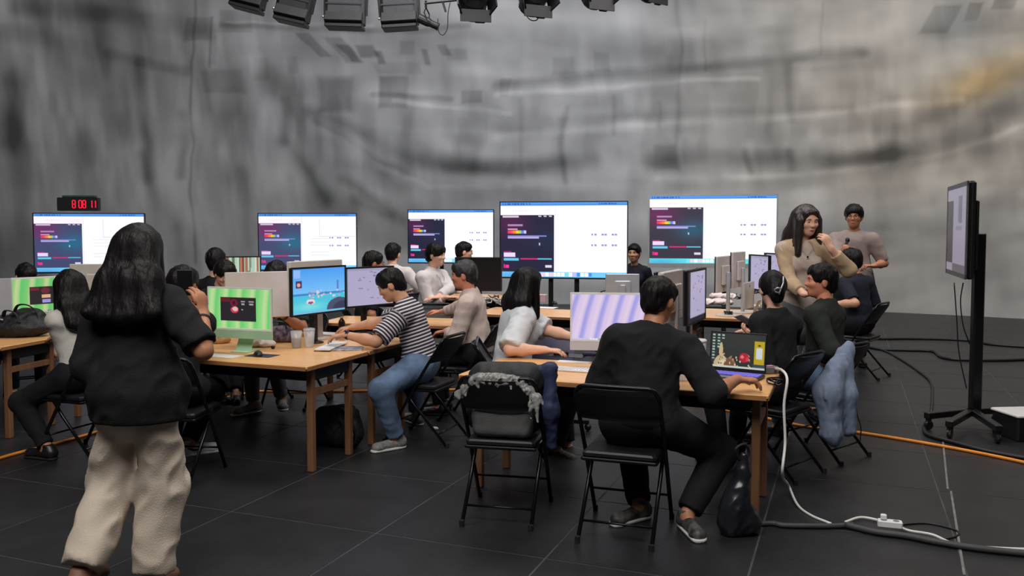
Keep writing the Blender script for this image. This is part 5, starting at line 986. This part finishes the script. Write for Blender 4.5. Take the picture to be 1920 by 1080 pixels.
pw = A3(D(347, 530, 3.97)); t = thing('phone', 'phone held up by the woman standing in front', 'phone', tuple(pw), math.radians(0), 'phones'); MB().box((0, 0, 0), (.070, .009, .12), rotm(rx=.1), ch=.003).ob('casing', m_blk, t)
# middle tables
for x, y, s_ in ((905, 570, 2), (922, 566, 4), (934, 572, 6)): cables(x, y, {2: 'pale cable tangle left under the dark monitor', 4: 'black cable loop under the dark monitor', 6: 'white cable tangle right under the dark monitor'}[s_], 6, s=.10, seed=s_, m=m_white if s_ != 4 else m_blk)
slab('pink_box', 'pink tissue box on the table behind the woman in the white tee', 'box', 1012, 566, (.16, .11), mat('pink_card', (206, 168, 170), .7), th=.09, ch=.004); slab('paper_sheet', 'white paper on the table behind the woman in the white tee', 'paper', 1020, 577, (.28, .18), m_paper, th=.003)
mouse(1040, 570, 'black mouse on the table left of the lilac screen'); bottle(818, 552, 'small white bottle on the middle table', .09, .03, m_white)
slab('paper_sheet', 'white sheet under the arms of the young man with the lanyard', 'paper', 836, 557, (.4, .2), m_paper, th=.003)
t = thing('handbag', 'dark handbag hanging in front of the big middle television', 'bag', (D(1130, 540, 9.0).x, 8.75, TZ), .1); d = SDF(); d.cone((-.06, 0, .12), (.06, 0, .12), .10, k=.05, flat=((0, 1, 0), .7)); d.cone((-.05, 0, .06), (.05, 0, .06), .06, k=.05); d.cutp((0, 0, 0), (0, 0, -1)); v, q = d.mesh(.01, folds(.004)); obj('main_bag', vmesh('main_bag', v, q, mat('dark_brown_leather', (44, 38, 44), .4)), t); MB().tube(spline([(-.07, -.06, .19), (-.05, -.08, .24), (.05, -.08, .24), (.07, -.06, .19)]), .008, 6).ob('handle', m_blk, t, smooth=True)
# right table
p = G(1342, 572, TZ); blob('white_cloth', 'rumpled white cloth on the right table', 'cloth', p, (('e', (-.08, .04, .03), (.11, .08, .04)), ('e', (.08, 0, .03), (.12, .08, .045))), m_tissue, .009, 0, fold=.012)
p = G(1352, 560, TZ); blob('white_cloth', 'second rumpled white cloth behind on the right table', 'cloth', p, (('e', (-.05, .02, .03), (.1, .06, .05)), ('e', (.1, 0, .03), (.1, .06, .04))), m_tissue, .009, 0, fold=.012)
cables(1366, 592, 'black coiled cable tangle on the right table', 9, s=.05, seed=11); cables(1396, 562, 'thin dark cords behind the coiled cable on the right table', 5, s=.09, seed=12); cables(1414, 551, 'black cords at the foot of the lavender monitor', 5, s=.07, seed=13)
slab('wooden_tray', 'thin pale tray on the right table', 'tray', 1410, 574, (.2, .2), m_card_, th=.012, ch=.003); slab('notebook', 'stack of pale notebooks at the right end of the right table', 'notebook', 1446, 578, (.17, .22), mat('cream_cover', (206, 196, 176), .7), th=.04, rz=.1, ch=.003); slab('notebook', 'beige closed notebook on the stack of pale notebooks', 'notebook', 1445, 568, (.14, .18), m_card_, th=.014, z=TZ+.041, rz=-.1)
cup(1429, 556, 'white paper cup on the right table beside the lavender monitor', .09, .035, None); bottle(1365, 570, 'small clear bottle before the coiled cable', .1, .022)
# ---- floor cables
def floor_cord(name, pts, r, m, label, cat='cable', group='black floor cables', z=None):
    return tag(MB().tube(spline([Vector(p)+Vector((0, 0, 0 if z else r)) for p in pts], 7), r, 8).ob(name, m, smooth=True), label, cat, group)
m_cab = mat('black_cable', (20, 20, 21), .5); m_wc = mat('white_cord', (214, 212, 208), .5, var=.03); m_cov = mat('grey_black_cable_cover', (58, 58, 58), .6)
floor_cord('floor_cable', [G(1600, 632), G(1640, 637), G(1720, 637), G(1810, 640), G(1860, 648), G(1960, 655)], .017, m_cab, 'thick black cable along the floor at right, farthest from the camera')
floor_cord('floor_cable', [G(1615, 650), G(1650, 657), G(1700, 659), G(1748, 661), G(1765, 672), G(1800, 677), G(1880, 678), G(1960, 675)], .017, m_cab, 'black cable bending behind the rolling television stand')
floor_cord('floor_cable', [G(1630, 652), G(1660, 660), G(1690, 676), G(1720, 696), G(1745, 718), G(1748, 745), G(1746, 775)], .013, m_cab, 'black cable running diagonally to the rolling television stand')
floor_cord('floor_cable', [G(1741, 790), G(1733, 806), G(1742, 820), G(1790, 834), G(1850, 850), G(1930, 864), G(2000, 872)], .016, m_cab, 'black cable curling round the near caster of the rolling stand')
floor_cord('floor_cable', [G(1424, 987), G(1450, 986), G(1475, 990), G(1560, 991), G(1600, 988)], .014, m_cov, 'dark cable from the right table leg to the cable cover')
floor_cord('floor_cable', [G(1585, 990), G(1640, 1003), G(1700, 1011), G(1750, 1021), G(1830, 1034), G(1960, 1048)], .017, m_cov, 'grey cable cover lying under the white power strip')
floor_cord('floor_cable', [G(1690, 985), G(1740, 983), G(1790, 995), G(1795, 1006), G(1765, 1014)], .005, m_cab, 'thin black cord looping beside the power strip')
Zt = lambda x, y, Y: D(x, y, Y)
wcp = [Vector((*G(1452, 697, TZ).xy, TZ+.02)), Zt(1466, 694, 4.75), Zt(1476, 712, 4.6), Zt(1470, 760, 4.58), Zt(1472, 830, 4.55), Zt(1467, 890, 4.5), G(1478, 928)+Vector((0, 0, .06)), G(1495, 950)+Vector((0, 0, .012)), G(1520, 968)+Vector((0, 0, .006)), G(1558, 984)+Vector((0, 0, .006))]
tag(MB().tube(spline(wcp, 6), .0075, 8).ob('power_lead', m_wc, smooth=True), 'white power cord dropping from the table corner to the floor', 'cord', 'white power cords')
tag(MB().tube(spline([G(1585, 983)+Vector((0, 0, .012)), G(1612, 975)+Vector((0, 0, .014)), G(1640, 978)+Vector((0, 0, .012)), G(1660, 986)+Vector((0, 0, .016))], 6), .0075, 8).ob('power_lead', m_wc, smooth=True), 'short white cord arching to the white power strip', 'cord', 'white power cords')
tag(MB().tube(spline([G(1672, 988)+Vector((0, 0, .03)), G(1700, 998)+Vector((0, 0, .012)), G(1748, 1015)+Vector((0, 0, .034)), G(1790, 1024)+Vector((0, 0, .012)), G(1860, 1030)+Vector((0, 0, .008)), G(1960, 1034)+Vector((0, 0, .008))], 6), .0075, 8).ob('power_lead', m_wc, smooth=True), 'white cord leaving the picture at lower right', 'cord', 'white power cords')
p = G(1668, 1000); t = thing('power_strip', 'white power strip lying on the floor at lower right', 'power strip', (p.x, p.y, .034), -.32); MB().box((0, 0, .018), (.12, .05, .034), ch=.006).ob('casing', m_white, t)
for k in (-1, 1): MB().lathe([(.016, .034), (.016, .036), (.012, .036)], (k*.03, 0, 0), 12).ob('socket', m_grey, t)
MB().box((-.03, .01, .048), (.03, .028, .026), ch=.005).ob('plug', m_white, t)
p = G(815, 806); blob('crumpled_tissue', 'scrap of white tissue on the floor behind the chairs', 'tissue', p, (('e', (0, 0, .012), (.03, .02, .014)),), m_tissue, .006)
p = G(1912, 826); t = thing('equipment_case', 'black equipment case with a white top at the right edge of the picture', 'case', (p.x+.12, p.y+.12, 0), .1); MB().box((0, 0, .09), (.36, .3, .18), ch=.012).ob('casing', m_blk, t); MB().box((0, 0, .19), (.38, .32, .02), ch=.01).ob('lid', m_white, t)
# ================================================================ stage lights above
m_lamp = mat('black_lamp_housing', (30, 30, 33), .5, .2, var=.15); m_lamp2 = mat('charcoal_lamp_panel', (58, 58, 62), .55, .2); m_lens = mat('dark_lens', (40, 44, 50), .1, spec=.8)
LY = 12.0; ZP = 5.45; pipe = []
for x in range(380, 1420, 80): q = D(x, 0, LY); pipe.append(Vector((q.x, LY+1.2-.06*abs(q.x-.2)**1.6, ZP)))
tag(MB().tube(spline(pipe, 4), .03, 10).ob('lighting_pipe', m_blkmetal, smooth=True), 'curved black pipe that carries the stage lights', 'pipe')
for k in (2, 6, 10): tag(MB().tube([pipe[k], (pipe[k].x, pipe[k].y, ZT)], .012, 6).ob('hanging_rod', m_blkmetal), {2: 'leftmost thin black rod holding the lighting pipe to the ceiling', 6: 'middle thin black rod holding the lighting pipe to the ceiling', 10: 'rightmost thin black rod holding the lighting pipe to the ceiling'}[k], 'rod', 'pipe hangers')
def pipe_y(x): return LY+1.2-.06*abs(x-.2)**1.6
def hang(t, p, dx=0):
    y = pipe_y(p.x)-p.y; z = ZP-p.z; MB().tube([(0, 0, .3), (0, y*.5, z*.7), (0, y, z)], .016, 6).ob('hanger', m_blkmetal, t); MB().box((0, y, z-.02), (.05, .07, .09)).ob('pipe_clamp', m_blkmetal, t)
def soft(px, py, wpx, label, ry=0., tilt=.5, hpx=52):
    Y = 12.0; p = D(px, py-hpx/2, Y); w = wpx*Y/F; t = thing('softlight', label, 'stage light', p, 0, 'stage lights over the hall'); R = rotm(ry=ry)
    MB().box((0, 0, .02), (w, .26, .44), R, ch=.05).ob('housing', m_lamp2 if px > 600 else m_lamp, t); MB().box(R @ Vector((0, -.10, -.12)), (w*.96, .14, .16), R @ rotm(rx=-.5), ch=.01).ob('flap', m_lamp, t); MB().box(R @ Vector((0, -.02, -.215)), (w*.95, .3, .05), R, ch=.012).ob('lower_flap', m_blk, t)
    MB().box(R @ Vector((0, -.135, .08)), (w*.92, .01, .02), R).ob('ridge', m_blk, t); MB().box(R @ Vector((0, -.135, .18)), (w*.92, .01, .02), R).ob('ridge', m_blk, t)
    for s_ in (-1, 1): MB().tube([R @ Vector((s_*(w/2+.02), 0, -.05)), R @ Vector((s_*(w/2+.03), 0, .3)), (0, 0, .42)], .014, 6).ob('yoke', m_blkmetal, t)
    MB().ell(R @ Vector((-w/2-.02, -.1, -.1)), (.018, .018, .018), seg=8, rings=6).ob('knob', m_silver, t); hang(t, p)
soft(470, 14, 60, 'leftmost black softlight, cut by the top edge of the picture', .25); soft(553, 39, 62, 'second black softlight from the left, tilted down to the right', .22); soft(648, 48, 72, 'grey fronted softlight with bright knob, third from the left', .03); soft(749, 49, 68, 'dark blue grey softlight left of the small spotlight', -.06)
def fresnel(px, py, label, s=1., rz=0., loop=True):
    Y = 11.6; p = D(px, py, Y); t = thing('fresnel_lamp', label, 'stage light', p, rz, 'stage lights over the hall'); R = rotm(rx=-.55)
    MB().lathe([(.12*s, -.16*s), (.15*s, -.13*s), (.155*s, .1*s), (.12*s, .16*s)], (0, 0, .05), 14, R @ rotm(rx=PI/2)).ob('lamp_body', m_lamp, t); MB().box((0, .02, .1*s), (.30*s, .24*s, .22*s), R, ch=.04).ob('housing', m_lamp2, t)
    for q, sz, off in ((0, (.36*s, .02, .16*s), (0, -.20*s, .14*s)), (1, (.36*s, .02, .14*s), (0, -.16*s, -.12*s))): MB().box(off, sz, R @ rotm(rx=(.5 if q else -.4))).ob('barn_door', m_blk, t)
    for q in (-1, 1): MB().box((q*.19*s, -.16*s, .03), (.02, .18*s, .24*s), R @ rotm(rz=q*.4)).ob('barn_door', m_blk, t)
    for q in (-1, 1): MB().tube([(q*.17*s, 0, .06), (q*.18*s, .02, .26), (0, .03, .36)], .013, 6).ob('yoke', m_blkmetal, t)
    MB().box((.06*s, -.10*s, -.13*s), (.12*s, .1*s, .08*s), R, ch=.012).ob('junction_box', m_blk, t)
    if loop: MB().tube(spline([(-.17*s, 0, .25), (-.19*s, -.02, .02), (-.08*s, -.04, -.18*s), (.02*s, -.04, -.2*s), (.08*s, -.02, -.13*s)]), .007, 6).ob('lamp_cable', m_blk, t, smooth=True)
    hang(t, p)
fresnel(888, 16, 'lamp with open barn doors in the middle of the row of stage lights', 1.15, .2, False); fresnel(1000, 8, 'lamp with a thin cable loop, right of the middle of the row', 1.1, .35); fresnel(1117, -4, 'second lamp from the right, mostly above the picture', 1.05, .4, False); fresnel(1219, -14, 'rightmost lamp peeping from the top edge', .95, .6, False)
p = D(803, 42, 11.8); t = thing('spotlight', 'small black spotlight hanging in a yoke from a short bar', 'stage light', p, 0, 'stage lights over the hall'); R = rotm(ry=.42)
MB().lathe([(.05, -.15), (.062, -.14), (.062, 0), (.048, .04), (.048, .13), (.056, .15)], (0, 0, 0), 14, R @ rotm(ry=PI/2)).ob('barrel', m_lamp, t)
for q in (-1, 1): MB().tube([R @ Vector((0, q*.06, 0)), (-.02+q*.03, q*.06, .12), (-.03+q*.0, 0, .2)], .009, 6).ob('yoke', m_blkmetal, t)
MB().tube([(-.03, 0, .2), (-.03, 0, .29)], .016, 8).ob('clamp', m_blkmetal, t); MB().tube([(-.05, 0, .255), (.7, 0, .33)], .016, 8).ob('arm_bar', m_blkmetal, t)
MB().tube(spline([(.13, 0, .05), (.14, 0, -.12), (.2, 0, -.17), (.26, 0, -.08), (.27, 0, .12), (.3, 0, .27)]), .006, 6).ob('lamp_cable', m_blk, t, smooth=True); MB().tube([(.2, 0, .27), (.24, 0, .14)], .014, 6).ob('lever', m_blkmetal, t)
y = pipe_y(p.x)-p.y; MB().tube([(.45, 0, .3), (.45, y, ZP-p.z)], .016, 6).ob('hanger', m_blkmetal, t)
